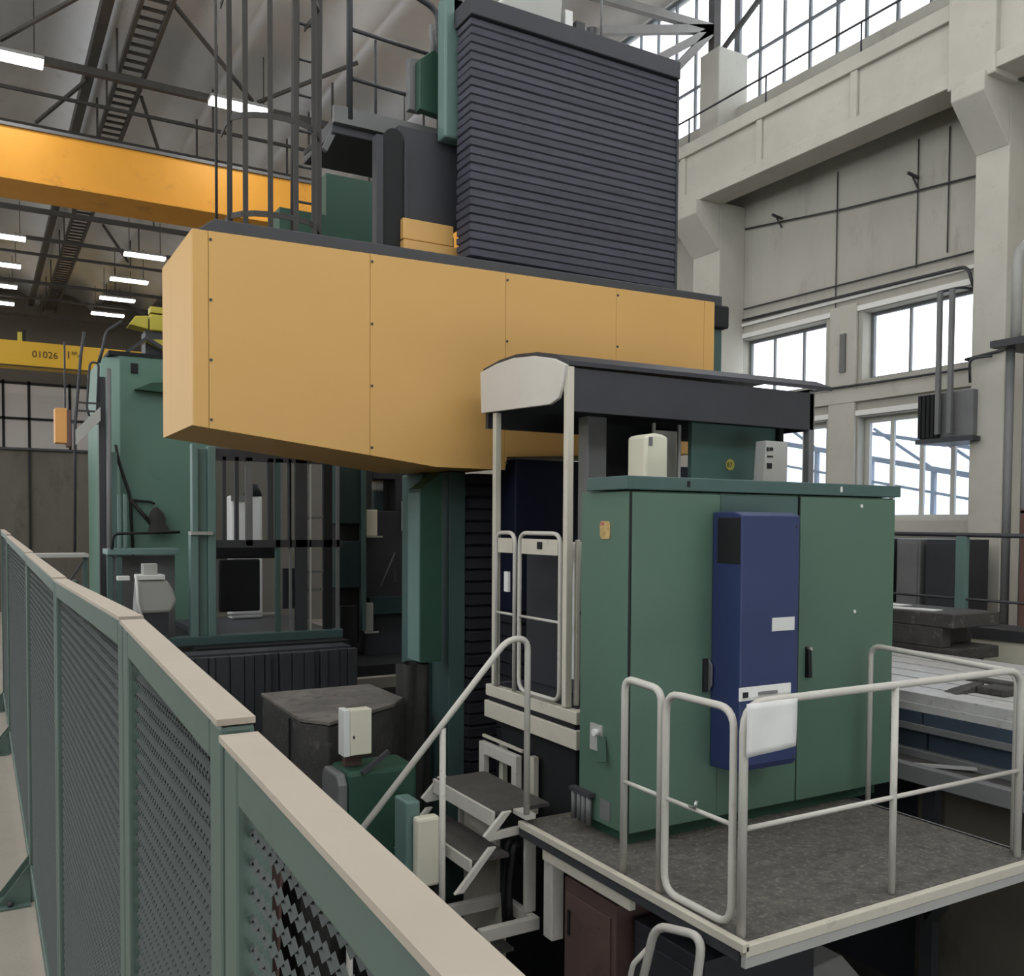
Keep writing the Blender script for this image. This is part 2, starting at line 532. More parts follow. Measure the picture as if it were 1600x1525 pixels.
# roof truss that lands on the wall column by the clerestory
root = thing('roof_truss', (12.0, 13.3, 10.3), 'pale roof truss fanning out to the wall column beside the high windows', 'truss')
J = (11.95, 13.35, 10.9)
for i, e in enumerate(((9.2, 13.35, 10.75), (9.4, 13.35, 10.2), (10.6, 13.35, 10.0), (11.0, 13.35, 9.9))):
    MB().bar(J, e, 0.12, 0.14).build('truss_member', 'truss_pale', root)
MB().bar((11.98, 13.35, 10.25), (11.98, 13.35, 11.7), 0.16).build('truss_post', 'truss', root)
MB().bar((11.9, 13.2, 10.3), (11.9, 10.7, 11.6), 0.07).build('truss_brace', 'truss', root)

# ceiling lamps
LAMP_W = 32
def lamp(x, y, label):
    root = thing('ceiling_light', (x, y, 9.86), label, 'light', 'tube lights under the roof')
    box(x - 0.6, x + 0.6, y - 0.16, y + 0.16, 9.92, 9.98).build('housing', 'grey_light', root)
    box(x - 0.59, x + 0.59, y - 0.15, y + 0.15, 9.86, 9.92).build('tube', 'lamp', root)
    li = bpy.data.lights.new('tube_glow', 'AREA')
    li.shape = 'RECTANGLE'; li.size = 1.18; li.size_y = 0.3
    li.energy = LAMP_W
    li.color = (1.0, 0.98, 0.955)
    lo = bpy.data.objects.new('tube_glow', li)
    COL.objects.link(lo)
    lo.parent = root
    lo.location = (0, 0, -0.01)
    for s in (-0.45, 0.45):
        box(x + s - 0.01, x + s + 0.01, y - 0.01, y + 0.01, 9.98, 10.98).build('hanger', 'truss', root)

for lx in (-3.4, 0.6, 4.6, 8.6):
    for ly in (-5.5, -1.5, 2.5, 6.5, 10.5):
        lamp(lx, ly, 'tube light hanging in the near part of the roof, above the upper picture edge')
for ly in (18.9, 26.0, 30.7, 37.1):
    for lx in (-3.4, 8.6):
        lamp(lx, ly, 'tube light hanging in a side row of the roof')
lamp(0.55, 18.9, 'near tube light at the edge of the picture, hanging before the first thick tie')
lamp(4.62, 18.8, 'near tube light seen through the bars of the cage ladder')
far = ((30.7, 'first'), (34.05, 'second'), (37.1, 'third'), (40.0, 'fourth'))
for y, wd in far:
    lamp(0.75, y, '%s from the front of the four far tube lights cut by the left edge' % wd)
    lamp(4.6, y, '%s from the front of the four far tube lights left of the yellow crossbeam' % wd)

# near overhead crane
root = thing('bridge_crane', (5, 20.6, 7.7), 'large orange-yellow overhead crane girder spanning the hall behind the cage ladder', 'crane')
box(-3, 10.85, 20.0, 21.3, 8.15, 9.1).build('girder', 'yellow_warm', root, bevel=0.01)
box(-3, 10.85, 19.95, 21.35, 9.1, 9.16).build('top_flange', 'grey_mid', root)
box(-3, 10.85, 19.96, 20.0, 8.12, 8.17).build('bottom_flange', 'yellow_warm', root)
box(10.85, 11.4, 19.2, 22.2, 8.44, 9.0).build('end_carriage', 'yellow_warm', root)
# far crane with writing
root = thing('bridge_crane', (5, 40.5, 7.6), 'small bright yellow crane girder with dark lettering far down the hall', 'crane')
box(-3, 10.9, 40.0, 40.9, 7.6, 8.55).build('girder', 'yellow_pale', root)
box(-3, 10.9, 39.97, 40.0, 7.58, 7.64).build('bottom_flange', 'ink', root)
text_mesh('01026', 0.36, 'lettering', 'ink', root, (1.92, 39.985, 7.98))
text_mesh('1', 0.42, 'lettering', 'ink', root, (3.08, 39.985, 8.03))
text_mesh('\u2116', 0.2, 'lettering', 'ink', root, (3.28, 39.985, 8.18))
text_mesh('4', 0.36, 'lettering', 'ink', root, (3.5, 39.985, 8.05))
box(1.45, 1.6, 40.1, 40.3, 8.55, 8.9).build('winch_motor', 'yellow_green', root)
box(1.62, 1.72, 40.1, 40.3, 8.55, 9.0).build('winch_drum', 'black', root)

# wires and conduits on the window wall
def cable(pts, r, name, label, m='dark_steel', fil=0.0, cat='conduit', group='conduits on the window wall'):
    return tag(MB().tube(pts, r, fil, 6).build(name, m), label, cat, group)
cable([(11.95, 12.45, 7.0), (11.95, 10.2, 6.72), (11.95, 7.7, 6.5)], 0.014, 'cable', 'highest dark cable sagging across the wall above the windows')
cable([(11.95, 12.45, 5.58), (11.95, 7.7, 5.5)], 0.014, 'conduit', 'thin dark conduit along the wall well above the upper windows')
cable([(11.93, 12.45, 5.38), (11.93, 8.1, 5.32), (11.93, 8.0, 5.0)], 0.024, 'conduit', 'thick dark conduit bending down right over the upper windows', fil=0.12)
cable([(11.9, 12.45, 3.95), (11.9, 9.6, 3.9), (11.9, 7.74, 3.9), (11.36, 7.71, 3.92), (11.36, 7.0, 3.98)], 0.02, 'cable', 'dark cable running between the upper and lower windows past the column')
for y, z0, lab in ((10.42, 1.8, 'long vertical wire on the pier between the window bays'), (8.95, 5.5, 'vertical wire hanging from the girder above the right upper window'), (8.45, 5.6, 'vertical wire close to the bracket nearest the column')):
    cable([(11.975, y, z0), (11.975, y, 7.36)], 0.01, 'hanging_wire', lab, cat='wire', group='wires on the window wall')
for y, z, lab in ((11.6, 6.95, 'small dark wall bracket in the left half of the upper wall'), (8.95, 6.8, 'small dark wall bracket near the column')):
    root = thing('wall_bracket', (11.95, y, z), lab, 'bracket', 'wall brackets')
    MB().bar((11.98, y, z), (11.75, y, z + 0.03), 0.035).build('arm', 'dark_steel', root)
    MB().bar((11.98, y, z - 0.15), (11.85, y, z), 0.02).build('strut', 'dark_steel', root)
tag(box(11.9, 11.94, 10.16, 10.26, 4.15, 4.75).build('light_strip', 'grey_mid'), 'narrow grey strip box on the pier between the upper windows', 'box')
# outside: pale roof steel seen through the lower windows
struct(box(12.6, 40, -10, 60, -0.3, -0.1).build('outside_ground', 'ground'))
root = thing('outside_canopy', (14.5, 11, 0), 'pale steel lean-to roof outside, seen through the lower windows', 'canopy')
for i in range(6):
    y = 8.3 + i * 1.4
    box(15.5, 15.58, y, y + 0.08, -0.1, 2.2 + 0.28 * i).build('post', 'out_steel', root)
    MB().bar((15.54, y, 2.2 + 0.28 * i), (15.54, y + 1.4, 3.1 + 0.28 * i), 0.05).build('brace', 'out_steel', root)
MB().bar((15.54, 8.2, 2.2), (15.54, 16.2, 3.8), 0.1).build('eaves_beam', 'out_steel', root)
MB().bar((15.54, 8.2, 2.7), (15.54, 16.2, 4.3), 0.07).build('eaves_beam', 'out_steel', root)
MB().bar((15.54, 8.2, 1.8), (15.54, 16.2, 3.3), 0.05).build('eaves_beam', 'out_steel', root)

# runway handrail on the crane girder
root = thing('runway_handrail', (11.1, 10, 8.43), 'thin dark handrail standing on the concrete crane girder', 'handrail')
MB().tube([(11.1, 2, 8.95), (11.1, 18, 8.95)], 0.018, seg=6).build('rail', 'dark_steel', root)
for y in (5.5, 7.4, 9.28, 11.14, 13.0, 14.9):
    MB().tube([(11.1, y, 8.43), (11.1, y, 8.95)], 0.015, seg=6).build('post', 'dark_steel', root)

# ================================================================== FENCE along the walkway
def fence_panel(y0, y1, za0, za1, label, fine=True):
    root = thing('fence_panel', (0.205, (y0 + y1) / 2, 0), label, 'fence panel', 'green mesh fence panels along the walkway')
    def zt(y): return za0 + (za1 - za0) * (y - y0) / (y1 - y0)
    def sl(a, b, lo, hi, X0, X1):      # sloped strip between two heights under the cap line
        return MB().hexa([(X0, a, zt(a) - lo), (X1, a, zt(a) - lo), (X1, a, zt(a) - hi), (X0, a, zt(a) - hi)],
                         [(X0, b, zt(b) - lo), (X1, b, zt(b) - lo), (X1, b, zt(b) - hi), (X0, b, zt(b) - hi)])
    sl(y0 + 0.004, y1 - 0.004, 0.006, 0.0, 0.186, 0.221).build('cap', 'dust', root)
    sl(y0 + 0.055, y1 - 0.055, 0.05, 0.006, 0.19, 0.217).build('top_rail', 'fence', root, bevel=0.004)
    box(0.19, 0.221, y0 + 0.055, y1 - 0.055, 0.12, 0.17).build('bottom_rail', 'fence', root, bevel=0.004)
    for a in (y0 + 0.004, y1 - 0.055):
        box(0.19, 0.221, a, a + 0.051, 0.0, zt(a) - 0.0065).build('post', 'fence', root, bevel=0.005)
    # expanded metal infill
    mb = MB()
    ya, yb, zlo = y0 + 0.05, y1 - 0.05, 0.165
    zh = max(za0, za1)
    dy, dz = (0.015, 0.0115) if fine else (0.018, 0.0125)
    dep = 0.007 if fine else 0.003
    ny, nz = int((yb - ya) / dy), int((zh - zlo) / dz)
    dy = (yb - ya) / ny
    t = 0.0027 if fine else 0.0016
    for j in range(nz + 1):
        z = zlo + j * dz
        s = 1 if j % 2 else -1
        pts = []
        for i in range(ny * 2 + 1):
            y = ya + i * dy / 2
            zz = z + (dz * 0.5 if i % 2 else 0) * s
            pts.append((y, min(max(zz, zlo), zt(y) - 0.048)))
        if pts[0][1] >= zt(ya) - 0.05 and pts[-1][1] >= zt(yb) - 0.05: break
        va = [mb.bm.verts.new((0.200, p[0], p[1] - t)) for p in pts]
        vb = [mb.bm.verts.new((0.200 + dep, p[0], p[1] + t)) for p in pts]
        for i in range(len(pts) - 1):
            mb.bm.faces.new([va[i], va[i + 1], vb[i + 1], vb[i]])
    mb.build('mesh_infill', 'fence_mesh', root)
    for a in (y0 + 0.06, y1 - 0.06):
        ft = MB()
        ft.prism('y', [(0.19, 0.0), (0.05, 0.0), (0.19, 0.18)], a - 0.004, a + 0.004)
        ft.box(0.07, 0.19, a - 0.05, a + 0.05, 0.0, 0.008)
        foot = ft.build('foot', 'fence', root)
        MB().tube([(0.11, a - 0.025, 0.008), (0.11, a - 0.025, 0.03)], 0.012, seg=6).build('bolt', 'dark_steel', foot)
    return root
fence_panel(-0.75, 0.85, 1.438, 1.510, 'nearest fence panel, its wide dusty cap running out of the bottom of the picture', fine=False)
fence_panel(0.85, 1.51, 1.522, 1.553, 'second nearest fence panel, between the big near post and the cap joint')
fence_panel(1.51, 2.92, 1.557, 1.540, 'third fence panel, with faint pale smudges on its mesh')
fence_panel(2.92, 4.67, 1.543, 1.560, 'fourth fence panel from the camera, under the steep bend of the cap')
fence_panel(4.67, 7.74, 1.565, 1.600, 'fifth fence panel from the camera, narrow in the view')
fence_panel(7.74, 9.5, 1.61, 1.63, 'farthest fence panel, its tall corner post ending the fence')

# ================================================================== PORTAL MACHINE
# yellow crossbeam
root = thing('crossbeam', (3.7, 7.4, 2.2), 'huge yellow sheet-clad crossbeam of the portal machine with four bolted front panels', 'machine beam')
seams = [1.33, 1.44, 2.65, 3.85, 4.99, 6.02, 6.15]
def zbot(x):
    pr = [(1.33, 2.385), (2.65, 2.232), (3.21, 2.162), (3.86, 2.16), (3.87, 2.27), (4.99, 2.33), (6.15, 2.40)]
    for (a, za), (b, zb) in zip(pr, pr[1:]):
        if a <= x <= b: return za + (zb - za) * (x - a) / (b - a)
    return 2.4
def ztop(x): return 3.755 + (x - 1.33) * 0.018
for a, b in zip(seams, seams[1:]):
    xs = [a + 0.0015] + [x for x in (3.21, 3.855, 3.872) if a < x < b] + [b - 0.0015]
    poly = [(x, ztop(x)) for x in (a + 0.0015, b - 0.0015)] + [(x, zbot(x)) for x in reversed(xs)]
    MB().prism('y', poly, 6.80, 6.83).build('front_panel', 'yellow', root, bevel=0.002)
for a, b in ((6.8305, 7.63), (7.632, 8.0)):
    box(1.33, 1.36, a, b, 2.39, 3.757).build('end_panel', 'yellow', root, bevel=0.002)
mb = MB()
mb.hexa([(1.36, 6.83, 2.39), (3.21, 6.83, 2.17), (3.85, 6.83, 2.17), (3.85, 6.83, 2.28), (6.1, 6.83, 2.40), (6.1, 6.83, 3.77), (1.36, 6.83, 3.75)],
        [(1.36, 8.0, 2.39), (3.21, 8.0, 2.17), (3.85, 8.0, 2.17), (3.85, 8.0, 2.28), (6.1, 8.0, 2.40), (6.1, 8.0, 3.77), (1.36, 8.0, 3.75)])
mb.build('beam_core', 'yellow', root)
mb = MB()
mb.hexa([(1.36, 6.86, 3.76), (6.3, 6.86, 3.83), (6.3, 6.86, 3.93), (1.50, 6.86, 3.87)], [(1.36, 7.95, 3.76), (6.3, 7.95, 3.83), (6.3, 7.95, 3.93), (1.50, 7.95, 3.87)])
mb.build('top_cover', 'dark_steel', root, bevel=0.01)
for x in seams[1:5]:
    for i in range(4):
        z = zbot(x) + 0.06 + (ztop(x) - zbot(x) - 0.12) * i / 3
        MB().tube([(x + 0.015, 6.801, z), (x + 0.015, 6.794, z)], 0.011, seg=8).build('screw', 'dark_steel', root)
box(6.15, 6.38, 6.84, 7.3, 3.62, 3.84).build('end_bracket', 'black', root, bevel=0.02)
box(6.18, 6.34, 6.9, 7.1, 2.6, 3.62).build('end_post', 'teal', root, bevel=0.01)

# ram with concertina cover above the beam
root = thing('machine_ram', (4.9, 7.6, 3.93), 'tall dark column wrapped in horizontal concertina pleats above the yellow crossbeam', 'machine column')
folds(3.72, 6.0, 7.2, 7.46, 4.02, 6.05, 28, 0.016, 0.007, 3).build('bellows', 'bellows', root)
folds(3.76, 5.97, 7.24, 7.46, 3.93, 4.02, 2, 0.02, 0.0, 4).build('lower_bellows', 'bellows_dark', root)
mb = MB()
mb.box(3.70, 6.0, 7.16, 7.48, 6.05, 6.22)
mb.build('top_cap', 'grey_dark', root, bevel=0.01)
box(5.985, 6.01, 7.19, 7.46, 4.02, 6.05).build('edge_frame', 'grey_dark', root)
mb = MB().prism('y', [(4.0, 6.22), (4.7, 6.22), (4.72, 6.55), (4.25, 6.55)], 7.3, 7.75)
mb.build('drive_housing', 'grey_light', root, bevel=0.02)
box(4.76, 4.84, 7.32, 7.42, 6.22, 6.45).build('terminal', 'white', root)
box(4.9, 5.0, 7.35, 7.5, 6.22, 6.4).build('terminal', 'dark_steel', root)
MB().tube([(5.12, 7.42, 6.22), (5.12, 7.42, 6.4)], 0.07, seg=12).build('motor', 'grey_dark', root)
MB().tube([(5.22, 7.4, 6.22), (5.22, 7.4, 7.1)], 0.012, seg=6).build('rod', 'grey_mid', root)
# teal back post and slide plate beside the ram
root = thing('ram_slide', (3.6, 7.9, 3.93), 'teal upright with a dark slide plate and arched cable slot left of the pleated column', 'machine part')
box(3.62, 3.86, 7.50, 7.66, 5.12, 6.35).build('upright', 'green_light', root, bevel=0.02)
MB().prism('x', [(7.5, 6.4), (7.5, 6.1), (7.58, 5.98), (7.85, 6.1), (7.85, 6.4)], 3.71, 3.79).build('head_bracket', 'dark_steel', root)
box(3.25, 3.86, 7.665, 7.9, 4.39, 5.2).build('slide_plate', 'grey_dark', root, bevel=0.006)
mb = MB()
arc = [(3.08 + 0.1 + 0.1 * math.cos(a), 5.0 + 0.1 * math.sin(a)) for a in [math.pi * i / 10 for i in range(11)]]
mb.prism('y', [(3.30, 3.94), (3.30, 5.0)] + [(3.19 + 0.11 * math.cos(math.pi * i / 10), 5.0 + 0.14 * math.sin(math.pi * i / 10)) for i in range(11)][0:] + [(3.08, 3.94)], 7.62, 7.66)
mb.build('cable_slot', 'black', root)
mb = MB()
mb.box(3.02, 3.08, 7.60, 7.7, 3.94, 5.05)
mb.build('slot_edge', 'grey_dark', root)
box(3.28, 3.30, 7.60, 7.7, 3.94, 5.05).build('slot_edge', 'grey_dark', root)
box(3.25, 3.74, 7.56, 7.9, 4.19, 4.37).build('upper_block', 'yellow', root, bevel=0.008)
box(3.25, 3.79, 7.54, 7.9, 3.94, 4.18).build('lower_block', 'yellow', root, bevel=0.008)
for z in (4.5, 4.62, 4.7, 4.85):
    box(3.255, 3.275, 7.645, 7.66, z, z + 0.05).build('clip', 'steel', root)

# caged ladder
root = thing('cage_ladder', (2.2, 7.7, 3.9), 'dark steel safety cage of a ladder standing on the left end of the yellow crossbeam', 'ladder')
cx, cy, rr = 2.13, 7.66, 0.37
hoops = []
for z in (4.12, 4.88, 5.92):
    pts = [(cx + 0.35, 7.9, z)] + [(cx - rr * math.sin(math.pi * (i / 10 - 0.5)), cy - 0.06 - 0.28 * math.cos(math.pi * (i / 10 - 0.5)), z) for i in range(11)][::1] + [(cx - 0.35, 7.9, z)]
    mb = MB()
    for a, b in zip(pts, pts[1:]):
        mb.bar(a, b, 0.008, 0.045)
    mb.build('hoop', 'cage', root)
for i, a in enumerate((-80, -48, -16, 16, 48, 80)):
    x = cx + rr * math.sin(R(a)); y = cy - 0.06 - 0.28 * math.cos(R(a))
    box(x - 0.02, x + 0.02, y - 0.006, y + 0.006, 3.93, 7.2).build('cage_bar', 'cage', root)
for x in (2.38, 2.58):
    MB().tube([(x, 7.88, 3.94), (x + 0.03, 7.88, 7.2)], 0.035, seg=8).build('rail', 'cage', root)
for i in range(10):
    z = 4.15 + 0.3 * i
    MB().tube([(2.38, 7.88, z), (2.58, 7.88, z)], 0.011, seg=6).build('rung', 'dark_steel', root)
MB().tube([(1.74, 7.9, 3.94), (1.74, 7.9, 6.2)], 0.012, seg=6).build('cage_bar', 'cage', root)

# service platform behind the ladder with its rail
root = thing('service_platform', (3.3, 8.4, 3.93), 'small dark railed service platform between the cage ladder and the pleated column', 'platform')
box(2.78, 3.95, 8.05, 8.9, 5.17, 5.3).build('deck', 'dark_steel', root, bevel=0.01)
box(2.78, 3.95, 8.0, 8.05, 5.25, 5.4).build('toe_board', 'grey_mid', root)
MB().bar((2.72, 8.1, 5.02), (2.9, 8.1, 5.4), 0.05).build('kick_brace', 'grey_mid', root)
box(3.4, 3.5, 8.3, 8.5, 3.935, 5.17).build('leg', 'dark_steel', root)
MB().tube([(2.93, 8.02, 5.3), (2.93, 8.02, 6.75), (3.8, 8.02, 6.5), (3.82, 8.02, 5.3)], 0.03, 0.12).build('guard_rail', 'dark_steel', root)
for z in (6.05, 5.62):
    MB().tube([(2.93, 8.02, z + 0.05), (3.8, 8.02, z + 0.02)], 0.018, seg=6).build('mid_rail', 'dark_steel', root)
MB().tube([(3.18, 8.03, 5.35), (3.18, 8.03, 6.07)], 0.012, seg=6).build('baluster', 'dark_steel', root)
root = thing('wall_box', (3.56, 7.96, 5.4), 'small dark green box with a sloped lid mounted beside the teal upright', 'box')
box(3.46, 3.60, 7.92, 8.0, 5.48, 5.95).build('side_panel', 'grey_mid', root, bevel=0.01)
mb = MB().prism('y', [(3.52, 5.46), (3.74, 5.44), (3.74, 5.98), (3.66, 6.02), (3.52, 5.9)], 7.82, 7.92)
mb.build('body', 'green_dark', root, bevel=0.01)
MB().tube([(3.7, 7.9, 6.0), (3.7, 7.95, 6.3)], 0.03, seg=8).build('conduit', 'grey_mid', root)
# dark green frame seen under the service platform
root = thing('machine_gantry', (3.2, 10.4, 3.0), 'dark green machine framing seen below the service platform', 'machine')
box(2.95, 5.1, 10.3, 10.6, 4.95, 5.2).build('cross_beam', 'green_dark', root)
box(3.55, 4.5, 10.5, 11.0, 3.2, 5.75).build('frame_panel', 'green_dark', root)
MB().bar((3.1, 10.3, 4.35), (4.2, 10.3, 4.9), 0.14).build('strut', 'teal_dark', root)
box(3.05, 3.2, 10.6, 10.75, 2.6, 5.0).build('upright', 'teal_dark', root)
box(4.95, 5.1, 10.6, 10.75, 0.0, 5.0).build('upright', 'teal_dark', root)

# lower column of the portal
root = thing('portal_column', (4.0, 8.2, -1.8), 'dark teal lower column of the portal machine under the crossbeam', 'machine column')
box(3.47, 5.4, 7.66, 8.1, -1.8, 2.16).build('body', 'teal', root, bevel=0.02)
folds(3.74, 5.4, 7.22, 7.655, -0.62, 2.15, 26, 0.03, 0.008, 9).build('bellows', 'bellows_dark', root)
box(3.58, 3.74, 7.3, 7.655, -1.2, 2.16).build('guide_rail', 'teal', root, bevel=0.01)
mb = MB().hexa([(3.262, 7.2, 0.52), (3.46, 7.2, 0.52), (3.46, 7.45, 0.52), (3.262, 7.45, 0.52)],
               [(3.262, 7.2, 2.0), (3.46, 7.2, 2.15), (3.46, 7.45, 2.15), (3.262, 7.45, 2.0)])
mb.build('guide_post', 'green_dark', root)  # darker green puts the crossbeam's shade into the post's colour
box(3.25, 3.262, 7.21, 7.44, 0.53, 1.97).build('lit_side_strip', 'green_light', root)  # added pale plate, its colour stands for light on the post's left side
# navy headstock face seen through the cab
root = thing('headstock', (4.8, 6.6, -0.5), 'navy blue headstock block seen through the open operator cab', 'machine part')
box(3.98, 6.0, 6.84, 7.15, 0.95, 2.26).build('body', 'navy', root, bevel=0.01)
folds(3.98, 6.0, 6.86, 7.15, -0.9, 0.95, 16, 0.025, 0.0, 5).build('bellows', 'bellows_dark', root)
# dark pleated sleeve hanging at the column foot
mb = MB()
rows = []
for k in range(9):
    z = 0.5 - 1.7 * k / 8
    rows.append([(3.27 + 0.13 * math.cos(a) * (1 + 0.22 * math.sin(5 * a + k * 0.5)), 7.36 + 0.11 * math.sin(a) * (1 + 0.22 * math.sin(5 * a + k * 0.5)), z) for a in [2 * math.pi * i / 40 for i in range(41)]])
mb.grid(rows)
tag(mb.build('cloth_sleeve', 'cover_cloth'), 'dark grey folded cloth sleeve hanging below the pale green guide post', 'sleeve')

# ================================================================== OPERATOR CAB
root = thing('operator_cab', (4.6, 5.8, 0.2), 'open operator cab with an arched white canopy end and cream posts under the crossbeam', 'cab')
CX = 3.46
# canopy
prof = [(5.24, 2.775), (5.4, 2.84), (5.65, 2.895), (5.95, 2.925), (6.2, 2.92), (6.46, 2.89)]
mb = MB()
for (a, za), (b, zb) in zip(prof, prof[1:]):
    mb.hexa([(CX, a, za), (6.0, a, za + 0.02), (6.0, b, zb + 0.02), (CX, b, zb)], [(CX, a, za + 0.03), (6.0, a, za + 0.05), (6.0, b, zb + 0.05), (CX, b, zb + 0.03)])
mb.build('canopy', 'grey_dark', root)
mb = MB()
out = prof + [(6.44, 2.57), (5.44, 2.53), (5.33, 2.56), (5.29, 2.63)]
mb.prism('x', out, CX - 0.03, CX)
mb.build('canopy_end', 'roof_sheet', root, bevel=0.006)
box(CX + 0.01, 5.82, 5.26, 5.285, 2.47, 2.765).build('fascia', 'grey_dark', root, bevel=0.004)
box(CX, 5.85, 6.38, 6.42, 2.45, 2.88).build('rear_fascia', 'grey_dark', root)
box(5.80, 5.84, 5.29, 6.38, 2.47, 2.8).build('end_fascia', 'grey_dark', root)
def post(x, y, z0, z1, s=0.045, m='rail_cream', n='post'):
    return box(x - s / 2, x + s / 2, y - s / 2, y + s / 2, z0, z1).build(n, m, root, bevel=0.005)
post(CX + 0.02, 5.27, 0.46, 2.77, 0.052)
post(CX + 0.02, 6.27, 0.46, 2.56, 0.05)
post(CX + 0.10, 5.27, 0.46, 1.6, 0.03)
post(5.80, 5.29, 0.46, 2.78, 0.06, 'grey_mid')
post(5.69, 5.5, 0.46, 2.5, 0.05, 'black')
# base
mb = MB()
mb.box(CX, 5.85, 5.12, 6.40, 0.36, 0.45)
mb.build('deck', 'rail_cream', root, bevel=0.008)
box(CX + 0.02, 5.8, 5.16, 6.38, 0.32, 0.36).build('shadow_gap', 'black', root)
box(CX, 5.85, 5.12, 6.42, 0.19, 0.32).build('base_beam', 'rail_cream', root, bevel=0.006)
box(CX + 0.06, 5.8, 5.2, 6.36, 0.45, 0.455).build('deck_mat', 'grey_dark', root)
# gate: two tube loops with plates
def gate(y0, y1, z0, z1, name):
    g = MB().tube([(CX, y0, z0), (CX, y0, z1), (CX, y1, z1), (CX, y1, z0)], 0.016, 0.09, 8, closed=(name == 'gate_leaf')).build(name, 'rail_white', root)
    box(CX - 0.004, CX + 0.004, min(y0, y1) + 0.03, max(y0, y1) - 0.03, z1 - 0.15, z1 - 0.04).build('plate', 'rail_cream', g)
    MB().tube([(CX, y0, 1.03), (CX, y1, 1.03)], 0.011, seg=6).build('cross_bar', 'rail_white', g)
    return g
gate(6.23, 5.95, 0.46, 1.64, 'gate_frame')
g = gate(5.88, 5.33, 0.485, 1.64, 'gate_leaf')
box(CX - 0.012, CX - 0.004, 5.56, 5.62, 1.53, 1.58).build('latch', 'black', g)
box(CX - 0.03, CX - 0.01, 6.0, 6.06, 1.2, 1.35).build('switch', 'white', root)
# interior: dark screens, green console panel
box(CX + 0.35, CX + 0.38, 5.5, 6.36, 0.46, 1.52).build('inner_screen', 'grey_dark', root)
box(3.88, 4.05, 5.62, 5.75, 0.46, 2.5).build('inner_pillar', 'grey_mid', root, bevel=0.01)
box(4.05, 4.9, 5.85, 5.88, 1.1, 2.48).build('rear_screen', 'black', root)
for x in (4.47, 4.72):
    post(x, 5.6, 1.1, 2.48, 0.024, 'grey_light', 'window_post')
box(4.485, 4.708, 5.6, 5.606, 1.5, 2.45).build('side_pane', 'pane_cab', root)
box(4.78, 5.70, 5.52, 5.57, 1.1, 2.5).build('console_panel', 'console', root, bevel=0.008)
mb = MB()
mb.tube([(5.17, 5.517, 2.185 + 0), (5.17, 5.512, 2.185)], 0.045, seg=20)
bd = mb.build('badge', 'rail_yellow', root)
text_mesh('87', 0.055, 'badge_number', 'black', bd, (5.135, 5.511, 2.165), depth=0.0008)
# white strip cabinet by the front post
box(3.60, 3.72, 5.33, 5.50, 0.62, 1.58).build('side_cupboard', 'white', root, bevel=0.01)
box(3.598, 3.722, 5.326, 5.33, 1.08, 1.10).build('cupboard_seam', 'grey_mid', root)
# white square frame below the cab
root = thing('step_frame', (CX, 6.12, -0.4), 'white square-section frame under the cream cab base', 'frame')
mb = MB()
mb.box(CX - 0.05, CX, 6.33, 6.41, -0.42, 0.0); mb.box(CX - 0.05, CX, 5.83, 5.90, -0.42, 0.0); mb.box(CX - 0.05, CX, 5.90, 6.33, -0.09, 0.0)
mb.build('frame', 'rail_white', root, bevel=0.004)
box(CX - 0.02, CX, 5.8, 6.41, 0.03, 0.05).build('top_strip', 'rail_cream', root)
box(CX + 0.05, CX + 0.09, 6.2, 6.26, -0.42, 0.0).build('inner_bar', 'rail_cream', root)
box(CX + 0.05, CX + 0.09, 5.74, 5.8, -0.42, 0.0).build('inner_bar', 'rail_cream', root)
tag(box(CX + 0.12, 5.4, 5.3, 6.35, -1.8, 0.19).build('cab_pedestal', 'black', None, bevel=0.02), 'dark pedestal carrying the operator cab above the pit', 'pedestal')
# equipment in the cab above the green cabinet
root = thing('air_conditioner', (4.0, 5.1, 1.9), 'cream rounded unit on a bracket above the left end of the green cabinet', 'air unit')
mb = MB()
ar = [(3.92, 1.99), (4.12, 1.99)] + [(4.12 - 0.20 * t / 8, 2.31 + 0.02 * math.sin(math.pi * t / 8)) for t in range(9)]
mb.prism('y', ar, 5.0, 5.2)
mb.build('body', 'cream', root, bevel=0.02)
box(3.95, 3.98, 4.995, 5.0, 2.24, 2.3).build('label_plate', 'grey_mid', root)
for x in (3.93, 3.99):
    box(x, x + 0.015, 5.02, 5.05, 1.35, 2.0).build('bracket', 'grey_light', root)
root = thing('control_box', (5.35, 5.2, 1.95), 'pale grey control box with small dark buttons on the right of the cab', 'control box')
MB().prism('y', [(5.165, 1.96), (5.42, 1.96), (5.42, 2.35), (5.19, 2.35)], 5.15, 5.26).build('body', 'grey_light', root, bevel=0.006)
for a, b, c, d in ((5.195, 5.215, 2.27, 2.3), (5.225, 5.26, 2.275, 2.3), (5.2, 5.26, 2.225, 2.237), (5.2, 5.25, 2.14, 2.18)):
    box(a, b, 5.145, 5.15, c, d).build('button', 'black', root)
for x in (5.2, 5.37):
    box(x, x + 0.03, 5.18, 5.21, 0.455, 1.96).build('leg', 'grey_mid', root)

